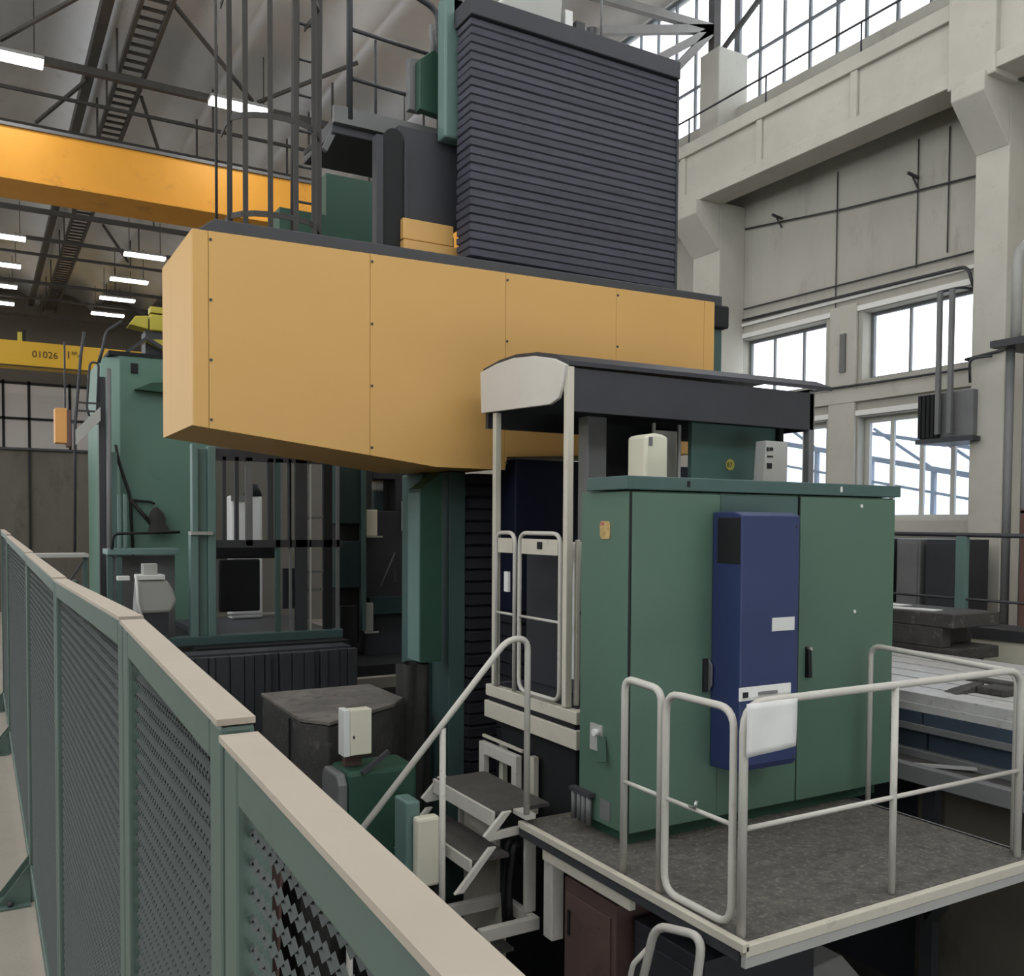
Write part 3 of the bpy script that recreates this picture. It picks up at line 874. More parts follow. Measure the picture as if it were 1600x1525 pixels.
# ================================================================== PLATFORM, CABINET
PZ = -0.172
root = thing('machine_platform', (4.1, 3.9, -0.3), 'grey gritty steel platform carrying the green cabinet over the pit', 'platform')
mb = MB().box(2.97, 5.22, 3.04, 5.0, PZ - 0.03, PZ)
mb.build('deck', 'deck', root)
box(2.95, 5.24, 3.0, 3.04, PZ - 0.055, PZ - 0.002).build('front_rim', 'rail_cream', root, bevel=0.004)
box(2.95, 5.24, 3.005, 3.03, PZ - 0.105, PZ - 0.055).build('front_beam', 'grey_light', root)
box(2.93, 2.97, 3.0, 4.98, PZ - 0.03, PZ + 0.012).build('side_rim', 'rail_cream', root, bevel=0.004)
box(2.94, 2.97, 3.04, 4.98, PZ - 0.085, PZ - 0.03).build('side_web', 'dark_steel', root)
box(2.95, 2.99, 3.85, 4.72, PZ - 0.155, PZ - 0.07).build('side_channel', 'rail_cream', root, bevel=0.004)
box(2.985, 3.07, 4.66, 4.76, -0.82, PZ - 0.03).build('leg', 'rail_white', root, bevel=0.006)
mb = MB()
for y in (3.3, 3.9, 4.5):
    mb.box(3.0, 5.2, y, y + 0.06, PZ - 0.1, PZ - 0.03)
mb.build('joists', 'black', root)
box(5.2, 5.24, 3.04, 5.0, PZ - 0.1, PZ).build('side_web', 'grey_mid', root)
MB().bar((5.0, 3.3, PZ - 0.1), (5.5, 3.9, -0.9), 0.08).build('brace', 'dark_steel', root)

root = thing('electrical_cabinet', (4.38, 4.5, PZ), 'large green double-door electrical cabinet standing on the railed platform', 'cabinet')
x0, x1, y0, y1, zb, zt = 3.235, 5.52, 4.25, 4.75, PZ + 0.02, 1.9
box(x0, x1, y0 + 0.02, y1, zb + 0.06, zt).build('body', 'green', root, bevel=0.004)
for a, b, n in ((x0, 3.915, 'door'), (4.595, x1, 'door')):
    d = box(a + (0.012 if n == 'door' and a < 4 else 0.004), b - 0.003, y0, y0 + 0.02, zb + 0.07, zt - 0.01).build(n, 'green', root, bevel=0.003)
    if n == 'door' and a < 4:
        MB().prism('x', [(4.25, 0.9), (4.215, 0.86), (4.215, 0.74), (4.25, 0.68)], 3.82, 3.835).build('handle', 'steel', d)
        box(3.785, 3.82, 4.235, 4.25, 0.7, 0.9).build('handle_recess', 'black', d)
    else:
        MB().prism('x', [(4.25, 0.92), (4.225, 0.9), (4.215, 0.72), (4.25, 0.72)], 4.66, 4.69).build('handle', 'black', d)
        MB().tube([(4.675, 4.25, 0.9), (4.675, 4.21, 0.91)], 0.012).build('lock', 'steel', d)
        for p in ((5.17, 1.84), (5.12, 1.13)):
            MB().tube([(p[0], 4.25, p[1]), (p[0], 4.243, p[1])], 0.012, seg=10).build('rivet', 'white', d)
box(3.918, 4.592, y0 + 0.005, y0 + 0.02, zb + 0.07, zt - 0.13).build('centre_panel', 'green', root, bevel=0.003)
box(3.925, 4.585, y0 + 0.012, y0 + 0.02, zt - 0.125, zt - 0.012).build('upper_panel', 'teal', root, bevel=0.003)
for sx, sw in ((x0 + 0.003, 0.009), (3.9125, 0.005), (4.5925, 0.006)):
    box(sx, sx + sw, y0 + 0.006, y0 + 0.02, zb + 0.07, zt - 0.005).build('door_seal', 'black', root)
tb = box(3.2, 5.57, y0 - 0.005, y1 - 0.1, zt + 0.006, zt + 0.085).build('top_beam', 'teal', root, bevel=0.006)
box(3.645, 3.662, y0 - 0.012, y0 - 0.005, zt + 0.03, zt + 0.065).build('keyhole', 'black', tb)
box(4.955, 4.972, y0 - 0.012, y0 - 0.005, zt + 0.03, zt + 0.065).build('lock', 'white', tb)
box(x1, x1 + 0.07, y0 + 0.1, y1 - 0.1, 1.0, zt).build('side_duct', 'teal_dark', root, bevel=0.004)
mb = MB()
mb.box(x0 + 0.06, x1 - 0.06, y0 + 0.08, y1 - 0.05, PZ + 0.001, zb + 0.06)
mb.build('plinth', 'green_dark', root)
# side fittings
sd = x0
em = MB().prism('x', [(4.45, 1.62), (4.53, 1.62), (4.545, 1.64), (4.545, 1.71), (4.53, 1.725), (4.46, 1.725), (4.445, 1.71), (4.445, 1.64)], sd - 0.006, sd).build('emblem', 'emblem', root)
box(sd - 0.008, sd - 0.006, 4.50, 4.535, 1.70, 1.72).build('emblem_mark', 'red', em)
pl = box(sd - 0.012, sd, 4.50, 4.62, 0.34, 0.5).build('switch_plate', 'grey_light', root)
MB().tube([(sd - 0.012, 4.53, 0.46), (sd - 0.05, 4.53, 0.46)], 0.022, seg=10).build('knob', 'white', pl)
MB().bar((sd - 0.02, 4.49, 0.44), (sd - 0.05, 4.44, 0.3), 0.05, 0.02).build('lever', 'green_dark', pl)
box(sd - 0.004, sd, 4.42, 4.52, -0.06, 0.06).build('name_plate', 'grey_mid', root)
for y in (4.76, 4.70, 4.65, 4.60):
    MB().tube([(sd - 0.03, y, -0.12), (sd - 0.03, y, 0.06)], 0.018, seg=8).build('cable_gland', 'grey_mid', root)
box(sd - 0.05, sd, 4.57, 4.79, 0.05, 0.075).build('gland_plate', 'dark_steel', root)

root = thing('cooling_unit', (4.08, 4.1, 0.24), 'tall dark blue cooling unit bolted to the middle of the green cabinet', 'cooling unit')
bx0, bx1 = 3.85, 4.325
MB().prism('x', [(4.0, 0.29), (4.02, 0.25), (4.247, 0.24), (4.247, 1.785), (4.06, 1.785), (4.0, 1.765)], bx0, bx1).build('housing', 'blue', root, bevel=0.008)
box(bx0 - 0.004, bx0, 4.01, 4.2, 1.48, 1.75).build('vent_grille', 'black', root)
box(4.10, 4.285, 3.995, 4.0, 1.075, 1.155).build('label_plate', 'white', root)
for z in (0.3, 1.7):
    MB().tube([(bx1 - 0.03, 4.0, z), (bx1 - 0.03, 3.995, z)], 0.008, seg=8).build('screw', 'dark_steel', root)

# handrails on the platform
root = thing('platform_handrail', (2.99, 3.83, PZ), 'short white tube handrail loop at the cabinet corner of the platform', 'handrail')
MB().tube([(2.995, 3.97, PZ + 0.002), (2.995, 3.97, 0.885), (2.995, 3.665, 0.87), (2.995, 3.665, PZ + 0.002)], 0.02, 0.07).build('loop', 'rail_white', root)
MB().tube([(2.99, 3.97, 0.33), (2.99, 3.665, 0.33)], 0.012, seg=6).build('mid_rail', 'rail_white', root)
root = thing('platform_gate', (2.99, 3.38, PZ), 'white tube gate leaf between the two posts on the near edge of the platform', 'gate')
MB().tube([(2.99, 3.62, PZ + 0.03), (2.99, 3.62, 0.865), (2.99, 3.14, 0.865), (2.99, 3.14, PZ + 0.03)], 0.019, 0.1, closed=True).build('frame', 'rail_white', root)
MB().tube([(2.99, 3.62, 0.33), (2.99, 3.14, 0.33)], 0.012, seg=6).build('cross_bar', 'rail_white', root)
MB().tube([(2.975, 3.42, 0.345), (2.975, 3.38, 0.345), (2.975, 3.37, 0.38)], 0.008, seg=6).build('latch', 'steel', root)
root = thing('platform_handrail', (4.1, 3.08, PZ), 'long white two-bar handrail along the front edge of the platform', 'handrail')
MB().tube([(2.995, 3.08, PZ + 0.002), (2.995, 3.08, 0.9), (5.11, 3.08, 0.9), (5.11, 3.08, PZ + 0.002)], 0.021, 0.13).build('top_rail', 'rail_white', root)
MB().tube([(2.99, 3.08, 0.325), (5.11, 3.08, 0.325)], 0.013, seg=8).build('mid_rail', 'rail_white', root)
MB().tube([(4.03, 3.08, PZ + 0.002), (4.03, 3.08, 0.9)], 0.018, seg=8).build('post', 'rail_white', root)
root = thing('platform_handrail', (5.15, 3.9, PZ), 'white handrail along the far right side of the platform behind the cabinet', 'handrail')
MB().tube([(5.17, 4.15, PZ + 0.002), (5.17, 4.15, 0.91), (5.17, 3.14, 0.87), (5.17, 3.14, PZ + 0.002)], 0.018, 0.08).build('loop', 'rail_white', root)
# sheet of paper and clip bar on the top rail
mb = MB()
rows = []
for i in range(9):
    t = i / 8
    z = 0.905 - 0.245 * t
    rows.append([(2.975 + 0.315 * s / 8, 3.045 - 0.003 * math.sin(s * 0.9 + t * 3), z + 0.02 * (s / 8) * t) for s in range(9)])
mb.grid(rows)
tag(mb.build('paper_sheet', 'paper', solid=0.002), 'white paper sheet hung over the front handrail before the blue unit', 'paper')
root = thing('clip_bar', (3.14, 3.12, 0.9), 'white clip bar with a dark square end above the paper on the handrail', 'clip')
box(2.99, 3.31, 3.102, 3.112, 0.905, 0.965).build('bar', 'white', root)
box(3.005, 3.035, 3.097, 3.102, 0.92, 0.945).build('window', 'black', root)
box(3.10, 3.22, 3.098, 3.102, 0.925, 0.94).build('spring', 'grey_mid', root)

# ================================================================== STEPS AND THE PIT
root = thing('stair', (2.75, 5.4, -1.8), 'short white steel stair with dark treads climbing to the cab past the long slanted handrail', 'stair')
t = box(2.80, 3.2, 5.04, 5.92, -0.125, -0.10).build('tread', 'tread', root)
box(2.78, 2.80, 5.04, 5.92, -0.20, -0.10).build('tread_nosing', 'rail_white', t, bevel=0.004)
t = box(2.64, 2.90, 5.04, 5.92, -0.405, -0.38).build('tread', 'tread', root)
box(2.62, 2.64, 5.04, 5.92, -0.46, -0.38).build('tread_nosing', 'rail_white', t, bevel=0.004)
for y in (5.0, 5.93):
    mb = MB()
    mb.prism('y', [(2.84, -0.10), (2.90, -0.10), (2.79, -0.215), (3.12, -0.20), (3.12, -0.25), (2.74, -0.27), (2.70, -0.235)], y, y + 0.03)
    mb.prism('y', [(2.74, -0.31), (2.79, -0.31), (2.56, -0.56), (2.50, -0.56)], y, y + 0.03)
    mb.prism('y', [(3.0, -0.24), (3.08, -0.24), (3.08, -0.775), (3.0, -0.775)], y, y + 0.03)
    mb.build('stringer', 'rail_white', root, bevel=0.004)
box(3.02, 3.05, 5.42, 5.9, -1.2, -0.30).build('back_plate', 'rail_cream', root)
hr = MB().tube([(1.79, 4.9, -0.10), (2.80, 4.9, 1.0), (2.945, 4.9, 1.0), (2.945, 4.9, -0.10)], 0.02, 0.09).build('handrail', 'rail_white', root)
MB().tube([(2.365, 4.9, 0.5), (2.365, 4.9, -1.0)], 0.02).build('handrail_post', 'rail_white', hr)
MB().tube([(1.79, 4.9, -0.1), (1.79, 4.9, -1.8)], 0.02).build('handrail_post', 'rail_white', hr)
box(2.93, 3.0, 4.88, 5.05, -0.13, -0.10).build('post_foot', 'rail_white', root)
root = thing('base_frame', (2.88, 5.15, -1.8), 'white rectangular base frame of angle steel at the foot of the stair', 'frame')
mb = MB()
mb.box(2.64, 3.06, 4.92, 4.97, -0.86, -0.78); mb.box(2.64, 3.06, 5.34, 5.39, -0.86, -0.78); mb.box(3.01, 3.06, 4.97, 5.34, -0.86, -0.78)
mb.build('frame', 'rail_white', root, bevel=0.004)
for p in ((3.03, 5.365), (2.68, 5.365), (2.68, 4.945)):
    box(p[0] - 0.025, p[0] + 0.025, p[1] - 0.025, p[1] + 0.025, -1.8, -0.86).build('leg', 'rail_cream', root)
box(2.64, 2.9, 4.97, 5.34, -0.98, -0.96).build('tray', 'cast', root)
for i, (dx, lab) in enumerate(((0.0, 'black hose looping over the white plate beside the stair, left strand'), (0.07, 'black hose looping over the white plate beside the stair, right strand'))):
    tag(MB().tube([(2.965, 5.12 + dx, -0.94), (2.945, 5.12 + dx, -0.62), (2.99, 5.12 + dx, -0.34), (3.09, 5.12 + dx, -0.45), (3.12, 5.12 + dx, -0.76)], 0.022, 0.12).build('hose', 'hose'), lab, 'hose', 'black hoses by the stair')
root = thing('pedestal_box', (2.5, 5.5, -1.8), 'teal box with a cream rounded cover beside the lower stair treads', 'box')
box(2.36, 2.46, 5.42, 5.62, -0.66, -0.08).build('back', 'green_light', root, bevel=0.015)
box(2.40, 2.56, 5.33, 5.42, -0.62, -0.17).build('cover', 'cream', root, bevel=0.02)
box(2.36, 2.58, 5.4, 5.7, -1.8, -0.66).build('stand', 'black', root)
# cabinets in the pit under the platform
root = thing('pit_cabinet', (3.4, 4.4, -1.8), 'dull brown sheet metal cabinet in the pit under the left edge of the platform', 'cabinet')
box(3.06, 3.9, 4.12, 4.64, -1.8, -0.42).build('body', 'brown', root, bevel=0.008)
box(3.045, 3.06, 4.16, 4.61, -1.7, -0.5).build('door', 'brown', root, bevel=0.005)
box(3.035, 3.045, 4.55, 4.57, -0.75, -0.6).build('handle', 'black', root)
root = thing('pit_cabinet', (3.5, 3.8, -1.8), 'near black sheet metal box in the pit right of the brown cabinet', 'cabinet')
box(3.16, 3.95, 3.5, 4.08, -1.8, -0.5).build('body', 'grey_dark', root, bevel=0.008)
box(3.145, 3.16, 3.54, 4.04, -1.7, -0.58).build('door', 'grey_dark', root, bevel=0.005)
root = thing('pit_ladder', (2.88, 3.4, -1.8), 'white hooped ladder handrail rising out of the pit below the platform corner', 'ladder')
MB().tube([(2.86, 3.78, -1.1), (2.88, 3.55, -0.27), (2.90, 3.23, -0.205), (2.88, 3.27, -0.6), (2.84, 3.5, -1.3)], 0.022, 0.09).build('hoop', 'rail_white', root)
MB().tube([(2.80, 3.83, -1.2), (2.83, 3.66, -0.5), (2.885, 3.6, -0.4)], 0.014, 0.02).build('inner_rail', 'rail_white', root)
for i in range(3):
    z = -0.63 - 0.25 * i
    MB().bar((2.87, 3.66 + 0.05 * i, z), (2.87, 3.32 + 0.06 * i, z), 0.1, 0.02).build('rung', 'grey_mid', root)
for p in ((2.86, 3.78), (2.84, 3.5)):
    box(p[0] - 0.02, p[0] + 0.02, p[1] - 0.02, p[1] + 0.02, -1.8, -1.05).build('leg', 'rail_cream', root)
root = thing('lamp_shade_cover', (5.4, 4.9, -1.8), 'pale sheet metal hood lying on the dark pit floor below the platform', 'hood')
MB().hexa([(5.05, 4.55, -1.8), (5.8, 4.55, -1.8), (5.8, 5.1, -1.8), (5.05, 5.1, -1.8)], [(5.2, 4.7, -1.55), (5.6, 4.7, -1.52), (5.6, 4.95, -1.52), (5.2, 4.95, -1.55)]).build('hood', 'grey_light', root, bevel=0.01)

# dark machinery left of the column, behind the fence
root = thing('machine_bed', (2.7, 7.2, -1.8), 'big dark cast machine bed with a dusty flat top behind the near fence post', 'machine bed')
MB().prism('z', [(2.10, 7.9), (2.08, 6.75), (2.22, 6.52), (2.9, 6.95), (3.1, 7.15), (3.1, 7.9)], -1.8, 0.22).build('body', 'cast', root, bevel=0.02)
MB().prism('z', [(2.09, 7.9), (2.07, 6.74), (2.22, 6.50), (2.92, 6.94), (3.08, 7.15), (3.08, 7.9)], 0.22, 0.25).build('top_plate', 'cast_dusty', root, bevel=0.006)
box(2.065, 2.08, 7.0, 7.01, -1.5, 0.2).build('seam', 'black', root)
tag(MB().hexa([(2.055, 7.66, -0.2), (2.055, 7.07, -0.12), (1.80, 6.45, -1.8), (1.80, 7.4, -1.8)], [(2.075, 7.66, -0.19), (2.075, 7.07, -0.11), (1.82, 6.45, -1.79), (1.82, 7.4, -1.79)]).build('sheet_board', 'brown'), 'grey-brown board leaning against the dark machine bed by the fence post', 'board')
root = thing('drive_motor', (2.45, 6.2, -1.8), 'dark green motor housing with a grey end cap in front of the machine bed', 'motor')
box(2.2, 2.72, 6.05, 6.42, -0.75, -0.02).build('housing', 'green_dark', root, bevel=0.03)
mb = MB().prism('x', [(6.1, -0.7), (6.37, -0.7), (6.42, -0.6), (6.42, -0.1), (6.37, -0.03), (6.1, -0.03), (6.05, -0.1), (6.05, -0.6)], 2.13, 2.2)
mb.build('end_cap', 'grey_mid', root, bevel=0.02)
box(2.3, 2.65, 6.1, 6.4, -1.8, -0.75).build('stand', 'black', root)
MB().bar((2.3, 6.05, -0.03), (2.5, 6.05, 0.1), 0.03).build('bracket', 'dark_steel', root)
box(2.45, 2.6, 6.04, 6.05, -0.2, -0.17).build('grip', 'green_dark', root)
root = thing('switch_box', (2.3, 6.18, 0.05), 'small cream switch box with a white edge above the dark green motor', 'box')
box(2.24, 2.40, 6.12, 6.22, 0.08, 0.40).build('door', 'cream', root, bevel=0.006)
box(2.195, 2.24, 6.12, 6.24, 0.075, 0.405).build('body', 'white', root, bevel=0.006)
box(2.262, 2.272, 6.115, 6.12, 0.2, 0.22).build('lock', 'black', root)
box(2.24, 2.36, 6.22, 6.28, -0.018, 0.3).build('back_plate', 'brown', root)
root = thing('way_cover', (2.4, 9.1, -1.8), 'grey ribbed sheet metal guard under the green deck of the second cab', 'machine guard')
mb = MB()
rnd = random.Random(5)
x = 1.55
while x < 3.3:
    wd = rnd.uniform(0.06, 0.14)
    d = rnd.uniform(0, 0.05)
    mb.box(x, x + wd - 0.008, 9.0 + d, 9.12, -0.75, 0.42)
    x += wd
mb.build('ribs', 'dark_steel', root, bevel=0.004)
box(1.5, 3.35, 9.12, 9.4, -1.8, 0.44).build('backing', 'grey_dark', root)
box(1.5, 3.35, 8.9, 9.12, -1.8, -0.75).build('foot', 'cast', root)

# second machine: green column, cab, cream stack
root = thing('machine_column', (2.1, 14, 0), 'tall green column of the second machine with a small black square hole', 'machine column')
MB().prism('z', [(1.44, 13.35), (1.63, 13.0), (2.75, 13.0), (2.75, 15.0), (1.44, 15.0)], 0, 3.86).build('body', 'green_old', root, bevel=0.01)
box(1.5, 2.8, 12.99, 15.0, 3.86, 3.91).build('top_edge', 'black', root)
box(1.765, 1.85, 12.985, 13.0, 3.64, 3.77).build('square_hole', 'black', root)
MB().prism('y', [(1.80, 3.42), (2.0, 3.52), (2.3, 3.55), (2.3, 3.40)], 12.86, 13.0).build('lug', 'green_dark', root)
box(1.50, 1.58, 12.9, 13.0, 0.4, 2.6).build('cable_duct', 'green_light', root)
MB().tube([(1.57, 12.96, 2.7), (1.60, 12.96, 2.5), (1.74, 12.96, 2.05), (1.78, 12.96, 1.0)], 0.02, 0.1).build('hose', 'hose', root)
MB().tube([(1.74, 12.95, 2.0), (2.1, 12.95, 1.55)], 0.025, seg=6).build('hose', 'hose', root)
MB().tube([(1.74, 12.95, 1.99), (2.0, 12.95, 1.97), (2.02, 12.9, 1.95)], 0.018, seg=6).build('hook_arm', 'black', root)
mb = MB()
rows = []
for k in range(6):
    z = 1.9 - 0.07 * k
    r_ = (0.02, 0.08, 0.1, 0.09, 0.12, 0.14)[k]
    rows.append([(2.04 + 0.01 * k + r_ * math.cos(a) * (1 + 0.15 * math.sin(3 * a)), 12.86 + 0.08 * math.sin(a), z) for a in [2 * math.pi * i / 18 for i in range(19)]])
mb.grid(rows)
tag(mb.build('hanging_cloth', 'cover_cloth'), 'dark brown work cloth hanging on the green column of the second machine', 'cloth')
root = thing('yellow_unit', (2.2, 13.6, 3.91), 'stack of yellow-green machine covers on top of the second green column', 'machine unit')
box(2.05, 2.8, 13.3, 13.7, 4.28, 4.5).build('upper_cover', 'yellow_green', root, bevel=0.02)
MB().prism('y', [(1.79, 4.33), (1.87, 4.45), (2.03, 4.47), (2.03, 4.29)], 13.3, 13.6).build('nose_cover', 'yellow_green', root, bevel=0.01)
MB().prism('y', [(1.95, 4.15), (2.3, 3.98), (2.35, 3.98), (2.35, 4.18)], 13.3, 13.6).build('lower_cover', 'yellow_green', root)
box(2.06, 2.3, 13.3, 13.5, 4.52, 4.6).build('top_rail', 'yellow_green', root)
MB().bar((1.75, 13.25, 3.95), (2.0, 13.25, 4.16), 0.04).build('bracket', 'dark_steel', root)
MB().bar((2.0, 13.25, 4.16), (2.38, 13.25, 3.94), 0.05).build('bracket', 'dark_steel', root)
box(2.0, 2.45, 13.35, 13.7, 3.91, 4.28).build('core', 'dark_steel', root)
# ladder and orange box on its left
root = thing('stair_ladder', (1.2, 12.6, 2.6), 'narrow steel ladder with looped handrails left of the second green column', 'ladder')
MB().tube([(1.04, 12.5, 1.335), (1.06, 12.5, 2.9), (1.13, 12.5, 3.74), (1.17, 12.5, 4.02)], 0.018, seg=6).build('rail', 'dark_steel', root)
MB().tube([(1.22, 12.5, 3.0), (1.19, 12.5, 3.1), (1.23, 12.5, 3.66), (1.33, 12.5, 3.66), (1.30, 12.5, 2.9)], 0.014, 0.05, 6).build('loop_rail', 'dark_steel', root)
MB().tube([(1.33, 12.5, 3.66), (1.38, 12.5, 3.85), (1.42, 12.5, 4.05), (1.60, 12.5, 4.2)], 0.02, 0.05, 6).build('top_rail', 'dark_steel', root)
for z in (3.05, 3.15):
    box(1.07, 1.32, 12.48, 12.52, z, z + 0.02).build('rung', 'dark_steel', root)
MB().hexa([(1.06, 12.45, 2.64), (1.34, 12.45, 2.95), (1.34, 12.45, 3.12), (1.06, 12.45, 2.82)], [(1.06, 12.6, 2.64), (1.34, 12.6, 2.95), (1.34, 12.6, 3.12), (1.06, 12.6, 2.82)]).build('stringer', 'grey_light', root)
box(1.33, 1.41, 12.55, 12.65, 0.0, 3.5).build('post', 'dark_steel', root)
MB().tube([(1.425, 12.5, 0.0), (1.44, 12.5, 3.6)], 0.03, seg=8).build('pipe', 'grey_mid', root)
root = thing('orange_box', (0.95, 12.5, 2.6), 'small orange box hung beside the narrow steel ladder at the left', 'box')
box(0.84, 0.97, 12.5, 12.75, 2.66, 3.08).build('front', 'orange', root, bevel=0.005)
box(0.97, 1.015, 12.5, 12.75, 2.62, 3.06).build('side', 'brown_cab', root, bevel=0.005)
box(1.015, 1.036, 12.5, 12.52, 2.9, 2.93).build('mounting_arm', 'dark_steel', root)
box(0.95, 0.97, 12.6, 12.63, 3.08, 3.9).build('hanger_rod', 'dark_steel', root)
# partition behind
mb = MB()
mb.box(-0.5, 0.88, 19.9, 20.0, 0, 3.06); mb.box(0.90, 2.6, 19.9, 20.0, 0, 3.06)
p = struct(mb.build('wall_partition', 'partition'))
struct(box(0.87, 0.91, 19.86, 19.9, 0, 3.06).build('trim_8', 'black'))
struct(box(-0.5, 2.6, 19.84, 20.0, 3.06, 3.1).build('trim_9', 'dark_steel'))
root = thing('workbench', (0.7, 12.1, 0), 'workbench with a pale top edge behind the far end of the fence', 'bench')
box(0.3, 1.14, 11.9, 12.4, 1.29, 1.33).build('top', 'grey_light', root)
for x in (0.62, 1.08):
    box(x, x + 0.05, 11.95, 12.0, 0, 1.29).build('leg', 'teal', root)
MB().bar((0.6, 11.97, 0.5), (1.1, 11.97, 1.25), 0.03).build('brace', 'dark_steel', root)
box(0.35, 1.05, 12.1, 12.5, 0.3, 1.0).build('lower_cupboard', 'green_dark', root, bevel=0.01)

# walkway of the second machine with guard rail
root = thing('machine_walkway', (1.7, 10.6, 0), 'green railed walkway in front of the second green column', 'walkway')
box(1.18, 1.90, 10.45, 10.9, 1.36, 1.42).build('deck', 'green_light', root, bevel=0.006)
MB().tube([(1.22, 10.45, 1.42), (1.24, 10.45, 1.58), (1.9, 10.45, 1.6)], 0.015, 0.05, 6).build('rail', 'black', root)
for x in (1.18, 1.27):
    box(x, x + 0.06, 10.5, 10.56, 0.0, 1.36).build('leg', 'teal', root, bevel=0.005)
for x in (1.3, 1.36):
    box(x, x + 0.03, 10.6, 10.63, 1.42, 2.0).build('post', 'green_light', root)
box(1.25, 1.9, 10.75, 10.8, 0.3, 1.34).build('back_sheet', 'grey_mid', root)
box(1.2, 1.68, 10.3, 10.5, 0.48, 0.55).build('lower_deck', 'grey_light', root, bevel=0.005)
box(1.3, 1.68, 10.3, 10.5, 0.0, 0.48).build('plinth', 'black', root)
root = thing('grey_motor', (1.5, 10.2, 0.55), 'pale grey motor with a flat lid standing on the walkway of the second machine', 'motor')
mb = MB().prism('y', [(1.38, 0.78), (1.72, 0.78), (1.78, 0.9), (1.74, 1.02), (1.68, 1.12), (1.40, 1.12)], 9.95, 10.2)
mb.build('body', 'grey_light', root, bevel=0.03)
box(1.40, 1.66, 9.93, 10.2, 1.12, 1.17).build('lid', 'white', root, bevel=0.006)
box(1.46, 1.6, 10.0, 10.15, 1.17, 1.28).build('terminal_box', 'grey_light', root, bevel=0.006)
box(1.22, 1.33, 9.98, 10.1, 1.12, 1.16).build('shelf', 'white', root)
MB().tube([(1.38, 9.93, 1.18), (1.40, 9.93, 0.9), (1.46, 9.93, 0.66)], 0.014, seg=6).build('lever', 'white', root)
box(1.4, 1.7, 9.98, 10.2, 0.55, 0.78).build('foot', 'grey_dark', root)

# second cab: frame, bars, screens
root = thing('second_cab', (2.7, 10.2, 0), 'dark barred cab of the second machine under the left half of the crossbeam', 'cab')
mb = MB()
mb.box(1.94, 2.0, 9.98, 10.1, 1.60, 2.52); mb.box(2.10, 2.18, 9.98, 10.1, 0.46, 2.50)
mb.box(2.0, 2.10, 10.04, 10.06, 0.46, 2.48); mb.box(1.92, 2.0, 9.98, 10.1, 0.46, 1.58)
mb.build('corner_post', 'green_light', root, bevel=0.006)
box(1.92, 2.14, 9.95, 10.1, 1.575, 1.61).build('ledge', 'grey_light', root)
box(1.70, 3.56, 9.95, 10.1, 0.42, 0.52).build('sill_beam', 'teal', root, bevel=0.01)
box(1.92, 3.56, 9.72, 12.6, 0.0, 0.42).build('bed', 'black', root)  # black block added to darken the floor area beneath the second cab
box(2.14, 3.56, 10.1, 12.2, 0.42, 0.48).build('deck', 'grey_dark', root)
box(2.18, 3.56, 10.0, 10.06, 1.44, 1.52).build('waist_rail', 'dark_steel', root)
box(2.18, 3.60, 10.0, 10.06, 2.36, 2.48).build('head_rail', 'dark_steel', root)
for x, wd, m_, z0 in ((2.27, 0.035, 'dark_steel', 1.52), (2.40, 0.04, 'dark_steel', 1.52), (2.53, 0.07, 'grey_mid', 1.46), (2.76, 0.06, 'dark_steel', 1.52), (2.88, 0.03, 'grey_mid', 1.52),
                     (2.97, 0.03, 'dark_steel', 1.52), (3.10, 0.13, 'dark_steel', 0.52), (3.40, 0.10, 'black', 0.52), (3.52, 0.03, 'grey_mid', 0.52), (2.84, 0.05, 'teal', 0.52), (2.98, 0.02, 'grey_mid', 0.52), (3.2, 0.02, 'grey_light', 0.52)):
    box(x - wd / 2, x + wd / 2, 10.0, 10.05, z0, 2.40).build('bar', m_, root)
box(2.30, 2.75, 10.4, 10.45, 0.72, 1.30).build('seat_back', 'black', root, bevel=0.02)
box(2.18, 2.9, 10.35, 10.38, 0.68, 0.70).build('rail', 'grey_light', root)
box(2.28, 3.0, 10.6, 10.64, 1.3, 1.5).build('desk', 'black', root)
for z in (0.95, 1.15, 1.75):
    box(3.14, 3.38, 10.02, 10.05, z, z + 0.03).build('step', 'grey_mid', root)
box(2.95, 3.12, 10.2, 10.24, 0.75, 1.2).build('screen', 'grey_dark', root)
root = thing('white_unit', (3.05, 12, 0.48), 'white box unit with a dark helmet-like lump on it behind the second cab bars', 'box')
box(2.78, 3.18, 11.9, 12.15, 0.482, 2.05).build('body', 'white', root, bevel=0.03)
MB().tube([(3.08, 12, 2.05), (3.08, 12, 2.2)], 0.12, seg=12, r1=0.06).build('lump', 'black', root)
box(2.78, 3.0, 11.88, 11.9, 1.98, 2.05).build('lid_edge', 'grey_mid', root)
struct(box(2.8, 7, 16.0, 16.1, 0, 3.6).build('wall_screen', 'backwall'))
# carriage of the second machine, dark teal
root = thing('machine_carriage', (4.1, 10.8, 0), 'dark teal carriage housing of the second machine left of the portal column', 'machine part')
mb = MB()
mb.box(4.02, 4.9, 10.5, 11.2, 0.0, 1.86); mb.box(4.02, 4.12, 10.5, 11.2, 1.86, 2.6); mb.box(4.42, 4.9, 10.5, 11.2, 1.86, 2.6); mb.box(4.12, 4.42, 10.5, 11.2, 2.24, 2.6)
mb.build('housing', 'grey_dark', root, bevel=0.01)
box(4.12, 4.42, 10.7, 10.71, 1.86, 2.24).build('window_pane', 'pane_cab', root)
box(3.62, 3.92, 10.3, 10.7, 1.7, 2.45).build('upper_panel', 'teal_dark', root, bevel=0.01)
box(3.60, 3.92, 10.3, 10.7, 0.95, 1.5).build('lower_panel', 'teal_dark', root, bevel=0.01)
box(3.66, 3.90, 10.35, 10.7, 0.3, 1.7).build('core', 'black', root)
box(3.90, 3.95, 10.25, 10.35, 0.45, 2.42).build('guide_post', 'teal', root, bevel=0.005)
